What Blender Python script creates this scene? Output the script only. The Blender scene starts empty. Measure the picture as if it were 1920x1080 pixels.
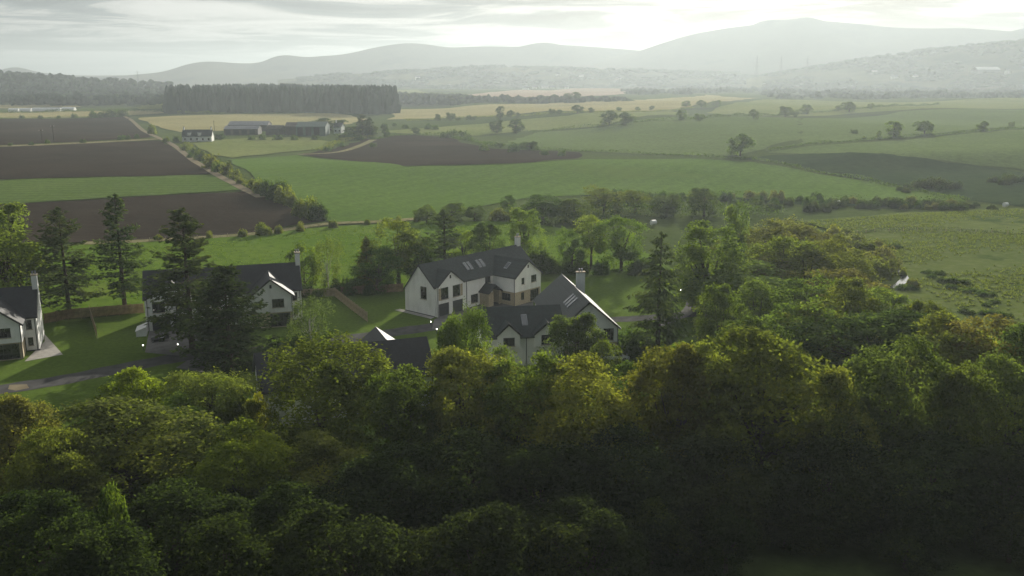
import bpy, math, random
import numpy as np
from mathutils import Vector, Matrix
from mathutils.geometry import tessellate_polygon, delaunay_2d_cdt

# ------------------------------------------------------------------ camera, sky, sun, exposure
S = bpy.context.scene
C = S.collection
FPX, VH, CAMZ = 1732.0, 143.0, 42.0
PITCH = math.atan((540 - VH) / FPX)
cam = bpy.data.cameras.new('camera'); camo = bpy.data.objects.new('camera', cam); C.objects.link(camo)
camo.location = (0, 0, CAMZ); camo.rotation_euler = (math.pi / 2 - PITCH, 0, 0)
cam.sensor_width = 36; cam.lens = 36 * FPX / 1920; cam.clip_start = 1; cam.clip_end = 40000
S.camera = camo
SUN_EL, SUN_AZ = math.radians(16.0), math.radians(16.0)      # azimuth to the right of +Y
sd = Vector((math.sin(SUN_AZ) * math.cos(SUN_EL), math.cos(SUN_AZ) * math.cos(SUN_EL), math.sin(SUN_EL)))
sun = bpy.data.lights.new('sun', 'SUN'); suno = bpy.data.objects.new('sun', sun); C.objects.link(suno)
sun.energy = 5.0; sun.angle = math.radians(0.6); sun.color = (1.0, 0.93, 0.80)
suno.rotation_euler = sd.to_track_quat('Z', 'Y').to_euler(); suno.location = (200, 400, 300)
S.view_settings.view_transform = 'Standard'; S.view_settings.look = 'None'
S.view_settings.exposure = 0.85; S.view_settings.gamma = 1.0; S.view_settings.use_curve_mapping = False
cy = S.cycles
cy.use_denoising = True
cy.max_bounces = 6; cy.diffuse_bounces = 3; cy.glossy_bounces = 2; cy.transmission_bounces = 3; cy.volume_bounces = 1
cy.transparent_max_bounces = 4; cy.caustics_reflective = False; cy.caustics_refractive = False
HAZE_DENSITY = 2.3e-4

def N(nt, t, **k):
    n = nt.nodes.new(t)
    for a, b in k.items():
        if a.startswith('in_'):
            key = a[3:]
            n.inputs[int(key) if key.isdigit() else key.replace('_', ' ')].default_value = b
        else: setattr(n, a, b)
    return n
def math_n(nt, op, a, b=None, c=None, clamp=False):
    n = nt.nodes.new('ShaderNodeMath'); n.operation = op; n.use_clamp = clamp
    for i, v in enumerate((a, b, c)):
        if v is None: continue
        if isinstance(v, (int, float)): n.inputs[i].default_value = v
        else: nt.links.new(v, n.inputs[i])
    return n.outputs[0]
def ramp(nt, fac, stops):
    r = nt.nodes.new('ShaderNodeValToRGB'); e = r.color_ramp.elements
    while len(e) < len(stops): e.new(0.5)
    for i, (p, c) in enumerate(stops):
        e[i].position = p; e[i].color = (*c, 1) if len(c) == 3 else c
    nt.links.new(fac, r.inputs[0]); return r.outputs[0]
def mixc(nt, fac, a, b, blend='MIX'):
    n = nt.nodes.new('ShaderNodeMix'); n.data_type = 'RGBA'; n.blend_type = blend
    for sock, v in ((n.inputs[0], fac), (n.inputs[6], a), (n.inputs[7], b)):
        if isinstance(v, (int, float)): sock.default_value = v
        elif isinstance(v, tuple): sock.default_value = (*v, 1) if len(v) == 3 else v
        else: nt.links.new(v, sock)
    return n.outputs[2]

w = bpy.data.worlds.new('World'); S.world = w; w.use_nodes = True
nt = w.node_tree; nt.nodes.clear()
out = nt.nodes.new('ShaderNodeOutputWorld'); bg = nt.nodes.new('ShaderNodeBackground'); bg.inputs[1].default_value = 0.1
sky = nt.nodes.new('ShaderNodeTexSky'); sky.sky_type = 'NISHITA'; sky.sun_disc = False
sky.sun_elevation = SUN_EL; sky.sun_rotation = SUN_AZ; sky.air_density = 1.2; sky.dust_density = 2.0
tc = nt.nodes.new('ShaderNodeTexCoord')
sep = nt.nodes.new('ShaderNodeSeparateXYZ'); nt.links.new(tc.outputs['Generated'], sep.inputs[0])
zz = math_n(nt, 'ADD', math_n(nt, 'MAXIMUM', sep.outputs[2], 0.0), 0.035)
px_ = math_n(nt, 'DIVIDE', sep.outputs[0], zz); py_ = math_n(nt, 'DIVIDE', sep.outputs[1], zz)
cmb = nt.nodes.new('ShaderNodeCombineXYZ'); nt.links.new(px_, cmb.inputs[0]); nt.links.new(py_, cmb.inputs[1])
n1 = N(nt, 'ShaderNodeTexNoise', in_Scale=0.42, in_Detail=7.0, in_Roughness=0.62, in_Distortion=0.6); nt.links.new(cmb.outputs[0], n1.inputs['Vector'])
n2 = N(nt, 'ShaderNodeTexNoise', in_Scale=0.09, in_Detail=3.0, in_Roughness=0.5); nt.links.new(cmb.outputs[0], n2.inputs['Vector'])
dens = math_n(nt, 'ADD', math_n(nt, 'MULTIPLY', n1.outputs[0], 0.65), math_n(nt, 'MULTIPLY', n2.outputs[0], 0.35))
dot = nt.nodes.new('ShaderNodeVectorMath'); dot.operation = 'DOT_PRODUCT'; dot.inputs[1].default_value = sd
nt.links.new(tc.outputs['Generated'], dot.inputs[0])
ca = math_n(nt, 'MAXIMUM', dot.outputs['Value'], 0.0)
glow = math_n(nt, 'ADD', math_n(nt, 'MULTIPLY', math_n(nt, 'POWER', ca, 6.0), 0.25), math_n(nt, 'MULTIPLY', math_n(nt, 'POWER', ca, 70.0), 7.0))
lum = math_n(nt, 'ADD', glow, 2.75)
cloudtone = ramp(nt, dens, [(0.42, (1.55, 1.54, 1.49)), (0.48, (1.1, 1.1, 1.08)), (0.51, (0.42, 0.48, 0.54)), (0.56, (0.16, 0.21, 0.27))])
vm = nt.nodes.new('ShaderNodeVectorMath'); vm.operation = 'SCALE'; nt.links.new(cloudtone, vm.inputs[0]); nt.links.new(lum, vm.inputs['Scale'])
cover = math_n(nt, 'MULTIPLY', 0.97, 1.0)
colr = mixc(nt, cover, sky.outputs[0], vm.outputs[0])
nt.links.new(colr, bg.inputs[0]); nt.links.new(bg.outputs[0], out.inputs[0])

rng = np.random.default_rng(7)
rnd = random.Random(5)

# ------------------------------------------------------------------ measuring: a sight line of the photograph to a place on the ground
cp, sp_ = math.cos(PITCH), math.sin(PITCH)
def sstep(a, b, t):
    t = min(1, max(0, (t - a) / (b - a))); return t * t * (3 - 2 * t)
def hgt(x, y):
    f = sstep(215, 420, y)
    if f == 0: return 0.0
    z = f * (1.9 * math.sin(x / 58 + 1.0) * math.sin(y / 72 + .4) + 1.4 * math.sin(x / 95 + y / 110))
    z += 4.0 * math.exp(-((x - 30) / 120) ** 2 - ((y - 430) / 45) ** 2)
    z += 7.0 * sstep(95, 190, x + .25 * (y - 420)) * sstep(402, 448, y - .10 * (x - 150))
    return z
def ray(u, v):
    a, b = (u - 960) / FPX, (540 - v) / FPX
    return a, cp + b * sp_, -sp_ + b * cp
def at(u, v, z=0.0):
    d = ray(u, v); zz = z; x = y = 0
    for _ in range(12):
        t = (zz - CAMZ) / min(d[2], -1e-4); x, y = d[0] * t, d[1] * t
        zz = zz * .4 + .6 * (z + hgt(x, y))
    return x, y
def height_at(u, v, y):
    d = ray(u, v); t = y / d[1]; return d[0] * t, CAMZ + d[2] * t

# ------------------------------------------------------------------ object helpers
def tag(o, label=None, cat=None, group=None, kind=None):
    if label: o['label'] = label
    if cat: o['category'] = cat
    if group: o['group'] = group
    if kind: o['kind'] = kind
    return o
def empty(name, loc=(0, 0, 0), rz=0, scale=(1, 1, 1)):
    o = bpy.data.objects.new(name, None); C.objects.link(o); o.location = loc; o.rotation_euler = (0, 0, rz); o.scale = scale
    o.empty_display_size = .5
    return o
def link(name, me, parent=None, loc=(0, 0, 0)):
    o = bpy.data.objects.new(name, me); C.objects.link(o); o.location = loc
    if parent: o.parent = parent
    return o
class G:
    def __init__(s): s.v = []; s.f = []
    def add(s, vs, fs):
        k = len(s.v); s.v += [tuple(p) for p in vs]; s.f += [tuple(i + k for i in f) for f in fs]; return s
    def box(s, x0, x1, y0, y1, z0, z1):
        return s.add([(x0, y0, z0), (x1, y0, z0), (x1, y1, z0), (x0, y1, z0), (x0, y0, z1), (x1, y0, z1), (x1, y1, z1), (x0, y1, z1)],
                     [(0, 3, 2, 1), (4, 5, 6, 7), (0, 1, 5, 4), (1, 2, 6, 5), (2, 3, 7, 6), (3, 0, 4, 7)])
    def slab(s, q, t):
        n = len(q); b = [(p[0], p[1], p[2] - t) for p in q]
        return s.add(list(q) + b, [tuple(range(n)), tuple(range(2 * n - 1, n - 1, -1))] + [(i, i + n, (i + 1) % n + n, (i + 1) % n) for i in range(n)])
    def tube(s, pts, rs, n=6, cap=True):
        k = len(s.v); pts = [Vector(p) for p in pts]
        for i, p in enumerate(pts):
            d = (pts[min(i + 1, len(pts) - 1)] - pts[max(i - 1, 0)]).normalized()
            a = d.cross(Vector((0, 0, 1)) if abs(d.z) < .9 else Vector((1, 0, 0))).normalized(); b = d.cross(a)
            for j in range(n):
                t = 2 * math.pi * j / n; s.v.append(tuple(p + (a * math.cos(t) + b * math.sin(t)) * rs[i]))
        for i in range(len(pts) - 1):
            for j in range(n):
                s.f.append((k + i * n + j, k + i * n + (j + 1) % n, k + (i + 1) * n + (j + 1) % n, k + (i + 1) * n + j))
        if cap: s.f.append(tuple(k + (len(pts) - 1) * n + j for j in range(n))); s.f.append(tuple(k + j for j in reversed(range(n))))
        return s
    def mesh(s, name, mat, smooth=False):
        me = bpy.data.meshes.new(name); me.from_pydata(s.v, [], s.f); me.materials.append(mat)
        if smooth: me.polygons.foreach_set('use_smooth', [True] * len(me.polygons))
        me.update(); return me
    def build(s, name, mat, parent=None, smooth=False): return link(name, s.mesh(name, mat, smooth), parent)

# ------------------------------------------------------------------ materials
def newmat(name):
    m = bpy.data.materials.new(name); m.use_nodes = True
    return m, m.node_tree, m.node_tree.nodes['Principled BSDF']
def simple(name, col, rough=.8, spec=.3, var=.15, scale=3.0, metal=0, bump=0.0, bscale=20, dirt=None):
    m, nt, b = newmat(name)
    tc = nt.nodes.new('ShaderNodeTexCoord')
    n = N(nt, 'ShaderNodeTexNoise', in_Scale=scale, in_Detail=5.0); nt.links.new(tc.outputs['Object'], n.inputs['Vector'])
    lo = tuple(c * (1 - var) for c in col); hi = tuple(min(1, c * (1 + var)) for c in col)
    c = ramp(nt, n.outputs[0], [(.3, lo), (.7, hi)])
    if dirt:
        n3 = N(nt, 'ShaderNodeTexNoise', in_Scale=.7, in_Detail=8.0, in_Roughness=.7); mp = N(nt, 'ShaderNodeMapping', in_Scale=(1, 1, .25))
        nt.links.new(tc.outputs['Object'], mp.inputs[0]); nt.links.new(mp.outputs[0], n3.inputs['Vector'])
        c = mixc(nt, math_n(nt, 'MULTIPLY', ramp(nt, n3.outputs[0], [(.5, (0, 0, 0)), (.75, (1, 1, 1))]), .6), c, dirt)
    nt.links.new(c, b.inputs['Base Color'])
    b.inputs['Roughness'].default_value = rough; b.inputs['Metallic'].default_value = metal; b.inputs['Specular IOR Level'].default_value = spec
    if bump:
        nb = N(nt, 'ShaderNodeTexNoise', in_Scale=bscale, in_Detail=4.0); nt.links.new(tc.outputs['Object'], nb.inputs['Vector'])
        bp = N(nt, 'ShaderNodeBump', in_Strength=bump, in_Distance=.05); nt.links.new(nb.outputs[0], bp.inputs['Height']); nt.links.new(bp.outputs[0], b.inputs['Normal'])
    return m
def field(name, a, b_, c_=None, scale=.02, fine=.8, rows=None, rowamt=.15, sheen=.10, bump=.6, bdist=.25, patch=None):
    """a crop or grass: large blotches, fine tufts, optional drilled rows running at an angle"""
    m, nt, b = newmat(name)
    tc = nt.nodes.new('ShaderNodeTexCoord')
    L = N(nt, 'ShaderNodeTexNoise', in_Scale=scale, in_Detail=6.0, in_Roughness=.62); nt.links.new(tc.outputs['Object'], L.inputs['Vector'])
    Fn = N(nt, 'ShaderNodeTexNoise', in_Scale=fine, in_Detail=6.0, in_Roughness=.7); nt.links.new(tc.outputs['Object'], Fn.inputs['Vector'])
    col = ramp(nt, L.outputs[0], [(.36, a), (.62, b_)])
    if c_: col = mixc(nt, ramp(nt, Fn.outputs[0], [(.46, (0, 0, 0)), (.66, (1, 1, 1))]), col, c_)
    else: col = mixc(nt, 1.0, col, ramp(nt, Fn.outputs[0], [(.3, (.72, .72, .72)), (.7, (1.25, 1.25, 1.25))]), 'MULTIPLY')
    if patch:
        pn = N(nt, 'ShaderNodeTexNoise', in_Scale=patch[1], in_Detail=7.0, in_Roughness=.65); nt.links.new(tc.outputs['Object'], pn.inputs['Vector'])
        col = mixc(nt, ramp(nt, pn.outputs[0], [(patch[2], (0, 0, 0)), (patch[2] + .1, (1, 1, 1))]), col, patch[0])
    hsrc = Fn.outputs[0]
    if rows:
        ang, period = rows
        mp = N(nt, 'ShaderNodeMapping', in_Rotation=(0, 0, ang)); nt.links.new(tc.outputs['Object'], mp.inputs[0])
        wv = N(nt, 'ShaderNodeTexWave', in_Scale=.314 / period, in_Distortion=1.2, in_Detail=3.0, in_Detail_Scale=.6); nt.links.new(mp.outputs[0], wv.inputs['Vector'])
        lo = 1 - rowamt
        col = mixc(nt, 1.0, col, ramp(nt, wv.outputs[1], [(.2, (lo, lo, lo)), (.8, (1, 1, 1))]), 'MULTIPLY')
        hsrc = math_n(nt, 'ADD', hsrc, math_n(nt, 'MULTIPLY', wv.outputs[1], .5))
    nt.links.new(col, b.inputs['Base Color']); b.inputs['Roughness'].default_value = 1; b.inputs['Specular IOR Level'].default_value = 0
    b.inputs['Sheen Weight'].default_value = sheen; b.inputs['Sheen Roughness'].default_value = .5
    nt.links.new(col, b.inputs['Sheen Tint'])
    bp = N(nt, 'ShaderNodeBump', in_Strength=bump, in_Distance=bdist); nt.links.new(hsrc, bp.inputs['Height']); nt.links.new(bp.outputs[0], b.inputs['Normal'])
    return m
def leafmat(name, trans=.42, warm=(1.15, 1.25, .45), patch=None):
    m, nt, b = newmat(name); nt.nodes.remove(b); o = nt.nodes['Material Output']
    oi = nt.nodes.new('ShaderNodeObjectInfo'); at_ = nt.nodes.new('ShaderNodeAttribute'); at_.attribute_name = 'tint'
    col = mixc(nt, 1.0, oi.outputs['Color'], ramp(nt, at_.outputs['Fac'], [(0, (.55, .62, .6)), (.5, (1, 1, 1)), (.85, (1.4, 1.35, 1.0)), (1, (1.8, 1.6, .9))]), 'MULTIPLY')
    d = nt.nodes.new('ShaderNodeBsdfDiffuse'); t = nt.nodes.new('ShaderNodeBsdfTranslucent'); g = N(nt, 'ShaderNodeBsdfGlossy', in_Roughness=.45)
    nt.links.new(col, d.inputs[0]); nt.links.new(mixc(nt, 1.0, col, tuple(c * trans for c in warm), 'MULTIPLY'), t.inputs[0])
    mx = nt.nodes.new('ShaderNodeAddShader'); nt.links.new(d.outputs[0], mx.inputs[0]); nt.links.new(t.outputs[0], mx.inputs[1])
    nt.nodes.remove(g); nt.links.new(mx.outputs[0], o.inputs[0]); return m
M = {}
M['leaf'] = leafmat('leaf', 1.0)
M['needle'] = leafmat('needle', .45, (1.2, 1.15, .6))
M['bark'] = simple('bark', (.07, .055, .04), .95, .1, .4, 4, bump=.5)
M['birch_bark'] = simple('birch_bark', (.45, .43, .39), .8, .2, .45, 5)
M['wall'] = simple('white_render', (.80, .80, .775), .9, .2, .05, .5, dirt=(.5, .5, .46))
M['stone'] = simple('sandstone', (.40, .34, .24), .95, .2, .22, 4, bump=.3)
M['trim'] = simple('dark_trim', (.035, .037, .04), .5, .4, .1)
M['frame'] = simple('window_frame', (.05, .052, .055), .45, .4, .1)
M['garage'] = simple('garage_door_paint', (.045, .048, .052), .55, .4, .15, 2)
M['flag'] = simple('paving', (.36, .34, .31), 1, 0, .15, 1.2)
M['tarmac'] = simple('tarmac', (.085, .083, .082), 1, 0, .25, .6, bump=.3)
M['block'] = simple('block_paving', (.16, .155, .15), 1, 0, .2, .8)
M['timber'] = simple('fence_timber', (.24, .17, .10), .9, .15, .3, 1.5)
M['pale_timber'] = simple('new_timber', (.36, .29, .20), .9, .15, .25, 1.5)
M['white'] = simple('white_paint', (.8, .8, .78), .5, .4, .05)
M['metal'] = simple('grey_metal', (.30, .31, .32), .45, .5, .1, metal=.6)
M['black'] = simple('black_rubber', (.025, .025, .027), .7, .3, .2)
M['red'] = simple('mower_body', (.10, .10, .11), .35, .5, .1)
M['farmroof'] = simple('barn_sheet', (.22, .22, .24), .7, .3, .15, .4)
M['farmgreen'] = simple('barn_green', (.06, .10, .09), .7, .3, .15, .4)
M['farmdark'] = simple('barn_dark', (.07, .065, .06), .85, .3, .2, .4)
M['lead'] = simple('lead_flashing', (.25, .26, .28), .5, .5, .1)
def slate(name, col, rough=.42):
    m, nt, b = newmat(name)
    tc = nt.nodes.new('ShaderNodeTexCoord')
    br = N(nt, 'ShaderNodeTexBrick', in_Scale=1.0); br.inputs['Brick Width'].default_value = .34; br.inputs['Row Height'].default_value = .22
    br.inputs['Mortar Size'].default_value = .012; br.inputs['Color1'].default_value = (*[c * .75 for c in col], 1); br.inputs['Color2'].default_value = (*[c * 1.25 for c in col], 1)
    br.inputs['Mortar'].default_value = (*[c * .4 for c in col], 1)
    mp = N(nt, 'ShaderNodeMapping', in_Rotation=(math.radians(90), 0, 0)); nt.links.new(tc.outputs['Object'], mp.inputs[0]); nt.links.new(mp.outputs[0], br.inputs['Vector'])
    n = N(nt, 'ShaderNodeTexNoise', in_Scale=.6, in_Detail=6.0); nt.links.new(tc.outputs['Object'], n.inputs['Vector'])
    c = mixc(nt, 1.0, br.outputs[0], ramp(nt, n.outputs[0], [(.3, (.8, .8, .82)), (.7, (1.2, 1.2, 1.15))]), 'MULTIPLY')
    nt.links.new(c, b.inputs['Base Color']); b.inputs['Roughness'].default_value = rough; b.inputs['Specular IOR Level'].default_value = .4
    bp = N(nt, 'ShaderNodeBump', in_Strength=.5, in_Distance=.02); nt.links.new(br.outputs['Fac'], bp.inputs['Height']); bp.invert = True
    nt.links.new(bp.outputs[0], b.inputs['Normal']); return m
M['slate'] = slate('roof_slate', (.017, .027, .027), .6)
M['slate_dark'] = slate('roof_slate_dark', (.014, .016, .022), .6)
def glassmat():
    m, nt, b = newmat('window_glass')
    b.inputs['Base Color'].default_value = (.02, .022, .024, 1); b.inputs['Roughness'].default_value = .06; b.inputs['Specular IOR Level'].default_value = .7
    tc = nt.nodes.new('ShaderNodeTexCoord'); n = N(nt, 'ShaderNodeTexNoise', in_Scale=1.3); nt.links.new(tc.outputs['Object'], n.inputs['Vector'])
    nt.links.new(ramp(nt, n.outputs[0], [(.4, (.012, .013, .014)), (.65, (.05, .05, .048))]), b.inputs['Base Color'])
    return m
M['glass'] = glassmat()
m, nt, b = newmat('lit_lamp'); b.inputs['Emission Color'].default_value = (1, .95, .85, 1); b.inputs['Emission Strength'].default_value = 5; M['lamp'] = m
m, nt, b = newmat('stream_water'); b.inputs['Base Color'].default_value = (.02, .025, .025, 1); b.inputs['Roughness'].default_value = .12; b.inputs['Specular IOR Level'].default_value = .6
tcn = nt.nodes.new('ShaderNodeTexCoord'); nn = N(nt, 'ShaderNodeTexNoise', in_Scale=1.5, in_Detail=4.0); nt.links.new(tcn.outputs['Object'], nn.inputs['Vector'])
bpn = N(nt, 'ShaderNodeBump', in_Strength=.3, in_Distance=.05); nt.links.new(nn.outputs[0], bpn.inputs['Height']); nt.links.new(bpn.outputs[0], b.inputs['Normal']); M['water'] = m

GR = dict(sheen=.35)
M['ground'] = field('rough_ground', (.050, .074, .022), (.072, .095, .030), scale=.01, fine=.4, patch=((.035, .05, .022), .004, .55))
M['lawn'] = field('lawn_grass', (.070, .110, .020), (.092, .138, .027), scale=.05, fine=1.5, bump=.3, bdist=.06)
M['meadow'] = field('meadow_grass', (.080, .140, .016), (.108, .165, .025), (.058, .105, .014), scale=.03, fine=.35, bump=.9, bdist=.3, patch=((.115, .16, .028), .02, .56))
M['crop'] = field('green_crop', (.074, .126, .026), (.094, .150, .034), scale=.008, fine=.5, rows=(.5, 9), rowamt=.05, patch=((.095, .142, .032), .007, .54))
M['strip'] = field('green_strip', (.075, .12, .030), (.10, .145, .04), scale=.015, fine=.5, rows=(1.5, 6), rowamt=.15)
M['pasture'] = field('pale_pasture', (.12, .15, .045), (.155, .175, .06), scale=.012, fine=.3)
M['hazyfield'] = field('upper_grass', (.082, .118, .038), (.10, .138, .046), scale=.01, fine=.4)
M['stubble'] = field('stubble', (.24, .22, .10), (.30, .27, .13), scale=.01, fine=.4, rows=(1.2, 8), rowamt=.12)
M['pink_stubble'] = field('pinkish_stubble', (.27, .21, .15), (.32, .25, .18), scale=.01, fine=.3)
M['plough'] = field('ploughed_soil', (.036, .028, .021), (.048, .037, .028), scale=.02, fine=.9, rows=(1.45, 2.5), rowamt=.3, sheen=.0, bump=.8, bdist=.25, patch=((.056, .044, .033), .011, .54))
M['rough'] = field('rough_pasture', (.075, .108, .026), (.108, .138, .036), (.132, .155, .056), scale=.018, fine=.3, bump=1.0, bdist=.6, patch=((.044, .074, .018), .045, .56))
M['bank'] = field('rough_bank', (.024, .042, .018), (.036, .055, .022), scale=.03, fine=.3)
M['moor'] = field('moorland', (.07, .072, .05), (.10, .095, .06), scale=.0016, fine=.006, patch=((.04, .05, .035), .003, .55), bump=0)
M['farland'] = field('far_farmland', (.06, .075, .035), (.12, .125, .06), scale=.003, fine=.02, patch=((.035, .05, .028), .005, .52), bump=0)
M['track'] = simple('track_gravel', (.20, .17, .115), 1, 0, .2, .3)
M['verge'] = field('dry_verge', (.16, .15, .075), (.24, .21, .12), (.09, .10, .04), scale=.05, fine=.6)

# ------------------------------------------------------------------ ground and fields
def axis(lo, hi, core, step, g=1.07):
    r = list(np.arange(core[0], core[1] + .1, step)); s = step; v = r[-1]
    while v < hi: s *= g; v += s; r.append(v)
    s = step; v = r[0]; l = []
    while v > lo: s *= g; v -= s; l.append(v)
    return l[::-1] + r
xs, ys = axis(-13000, 13000, (-420, 420), 12), axis(-600, 15000, (-60, 560), 10)
gv = [(x, y, hgt(x, y) - .15 - 4e-4 * max(0, y)) for y in ys for x in xs]; nx = len(xs)
gf = [(j * nx + i, j * nx + i + 1, (j + 1) * nx + i + 1, (j + 1) * nx + i) for j in range(len(ys) - 1) for i in range(nx - 1)]
g = G(); g.v = gv; g.f = gf
tag(g.build('ground', M['ground'], smooth=True), kind='structure')
def sheet(name, pts, mat, lift=0.0, world=False, label=None, stepk=.022):
    W = [tuple(p) for p in pts] if world else [at(*p) for p in pts]
    x0, x1 = min(p[0] for p in W), max(p[0] for p in W); y0, y1 = min(p[1] for p in W), max(p[1] for p in W)
    st = max(3.0, (y0 + y1) / 2 * stepk, math.sqrt((x1 - x0) * (y1 - y0) / 2500))
    B = []
    for i, p in enumerate(W):
        q = W[(i + 1) % len(W)]; k = max(1, int(math.dist(p, q) / st))
        for j in range(k):
            a, b = p[0] + (q[0] - p[0]) * j / k, p[1] + (q[1] - p[1]) * j / k; e = .0035 * b if (b > 185 and not world) else 0
            B.append(Vector((a + e * math.sin(a * .31 + b * .17 + i), b + e * math.sin(a * .23 - b * .29 + 2 * i))))
    nb = len(B); inner = []
    if y1 > 200:
        X = np.arange(x0 + st / 2, x1, st)
        for j, yy in enumerate(np.arange(y0 + st / 2, y1, st)):
            inner += [Vector((x + (j % 2) * st / 2, yy)) for x in X]
    r = delaunay_2d_cdt(B + inner, [(i, (i + 1) % nb) for i in range(nb)], [list(range(nb))], 1, 1e-4)
    g = G(); g.v = [(p.x, p.y, hgt(p.x, p.y) + lift) for p in r[0]]; g.f = [tuple(f) for f in r[2]]
    o = g.build(name, mat, smooth=True); tag(o, label, kind='structure'); return o
def ribbon(name, pts, width, mat, lift, world=False, label=None):
    W = [Vector(p) if world else Vector(at(*p)) for p in pts]
    # smooth the centre line
    P = []
    for i in range(len(W) - 1):
        p0, p1, p2, p3 = W[max(i - 1, 0)], W[i], W[i + 1], W[min(i + 2, len(W) - 1)]
        for k in range(6):
            t = k / 6
            P.append(.5 * ((2 * p1) + (p2 - p0) * t + (2 * p0 - 5 * p1 + 4 * p2 - p3) * t * t + (3 * p1 - p0 - 3 * p2 + p3) * t ** 3))
    P.append(W[-1]); g = G()
    for i, p in enumerate(P):
        d = (P[min(i + 1, len(P) - 1)] - P[max(i - 1, 0)]).normalized(); n = Vector((-d.y, d.x)) * width / 2 * (1 + .06 * math.sin(i * 1.7))
        for q in (p + n, p - n): g.v.append((q.x, q.y, hgt(q.x, q.y) + lift))
    g.f = [(2 * i, 2 * i + 1, 2 * i + 3, 2 * i + 2) for i in range(len(P) - 1)]
    return tag(g.build(name, mat), label, kind='structure')

sheet('ploughed_field', [(-260, 400), (0, 384), (250, 370), (470, 358), (560, 395), (605, 413), (480, 436), (281, 449), (176, 453), (-260, 472)], M['plough'], .02)
sheet('grass_field', [(-260, 348), (0, 338), (250, 331), (410, 328), (468, 356), (250, 368), (0, 382), (-260, 397)], M['strip'], .02)
sheet('ploughed_field', [(-260, 285), (0, 276), (300, 263), (335, 280), (385, 318), (408, 326), (250, 330), (0, 336), (-260, 346)], M['plough'], .02)
sheet('ploughed_field', [(-260, 230), (0, 223), (235, 219), (288, 257), (150, 265), (0, 272), (-260, 282)], M['plough'], .02)
sheet('stubble_field', [(-260, 214), (0, 211), (225, 207), (300, 206), (310, 212), (235, 217), (0, 221), (-260, 227)], M['stubble'], .02)
sheet('stubble_field', [(255, 221), (330, 217), (500, 213.5), (620, 212), (660, 216), (690, 224), (640, 236), (560, 241), (340, 247), (300, 240)], M['stubble'], .02)
sheet('grass_field', [(352, 268), (400, 262), (470, 258), (560, 257), (625, 266), (610, 278), (520, 286), (430, 296), (395, 290)], M['pasture'], .02)
sheet('ploughed_field', [(560, 289), (625, 279), (690, 259), (760, 252), (830, 256), (920, 279), (1090, 286), (1090, 296), (1000, 304), (880, 308), (760, 310), (640, 299)], M['plough'], .02)
sheet('crop_field', [(430, 299), (560, 291), (640, 301), (760, 312), (900, 310), (1000, 306), (1100, 299), (1300, 297), (1500, 318), (1650, 342), (1790, 368), (1810, 378), (1600, 376), (1400, 372), (1150, 362), (980, 372), (860, 396), (760, 411), (622, 418), (565, 384), (480, 342)], M['crop'], .02)
sheet('meadow', [(-300, 480), (0, 466), (176, 458), (281, 453), (480, 440), (640, 423), (800, 414), (960, 415), (1080, 430), (1230, 480), (1150, 505), (1060, 490), (900, 512), (757, 545), (700, 547), (628, 553), (566, 556), (270, 585), (80, 600), (-300, 640)], M['meadow'], .02)
sheet('grass_field', [(700, 247), (850, 236), (960, 226), (1060, 217), (1250, 208), (1300, 213), (1140, 234), (1000, 244), (900, 254), (830, 253)], M['pasture'], .02)
sheet('grass_field', [(940, 270), (1010, 247), (1140, 236), (1300, 218), (1500, 222), (1500, 262), (1430, 280), (1380, 292), (1250, 290), (1110, 284), (1010, 280)], M['hazyfield'], .02)
sheet('grass_field', [(1510, 222), (1700, 208), (2100, 200), (2100, 232), (1900, 240), (1700, 258), (1500, 270), (1500, 222)], M['hazyfield'], .02)
sheet('grass_field', [(1440, 285), (1700, 262), (1900, 244), (2100, 236), (2100, 345), (1900, 315), (1700, 294), (1520, 288)], M['hazyfield'], .02)
sheet('grass_bank', [(1450, 291), (1700, 297), (1900, 319), (2100, 349), (2100, 386), (1900, 386), (1820, 376), (1660, 342), (1510, 316), (1380, 298)], M['bank'], .02)
sheet('stubble_field', [(745, 205), (870, 199), (1050, 193), (1250, 184), (1330, 178), (1420, 184), (1300, 200), (1100, 208), (900, 219), (730, 224)], M['stubble'], .02)
sheet('stubble_field', [(862, 178), (950, 170), (1110, 166), (1180, 168), (1170, 176), (1050, 183), (890, 186)], M['pink_stubble'], .02)
sheet('grass_field', [(1430, 186), (1700, 192), (2100, 182), (2100, 198), (1700, 205), (1500, 218), (1320, 212)], M['pasture'], .02)
sheet('rough_pasture_field', [(1500, 413), (1700, 398), (1920, 389), (2150, 385), (2150, 700), (1920, 690), (1700, 640), (1560, 560), (1560, 430)], M['rough'], .02)
for q, mt in ([(-100, 196), (120, 195), (160, 200), (-100, 203)], 'stubble'), ([(265, 193), (310, 190), (312, 203), (255, 205)], 'pasture'), ([(1478, 150), (1512, 150), (1512, 157), (1478, 157)], 'stubble'), ([(1285, 151), (1350, 148), (1362, 156), (1285, 157)], 'stubble'), ([(1700, 158), (1900, 160), (1900, 165), (1700, 164)], 'pasture'), ([(640, 172), (780, 168), (800, 176), (660, 180)], 'pasture'):
    sheet('distant_field', q, M[mt], .02)
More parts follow.
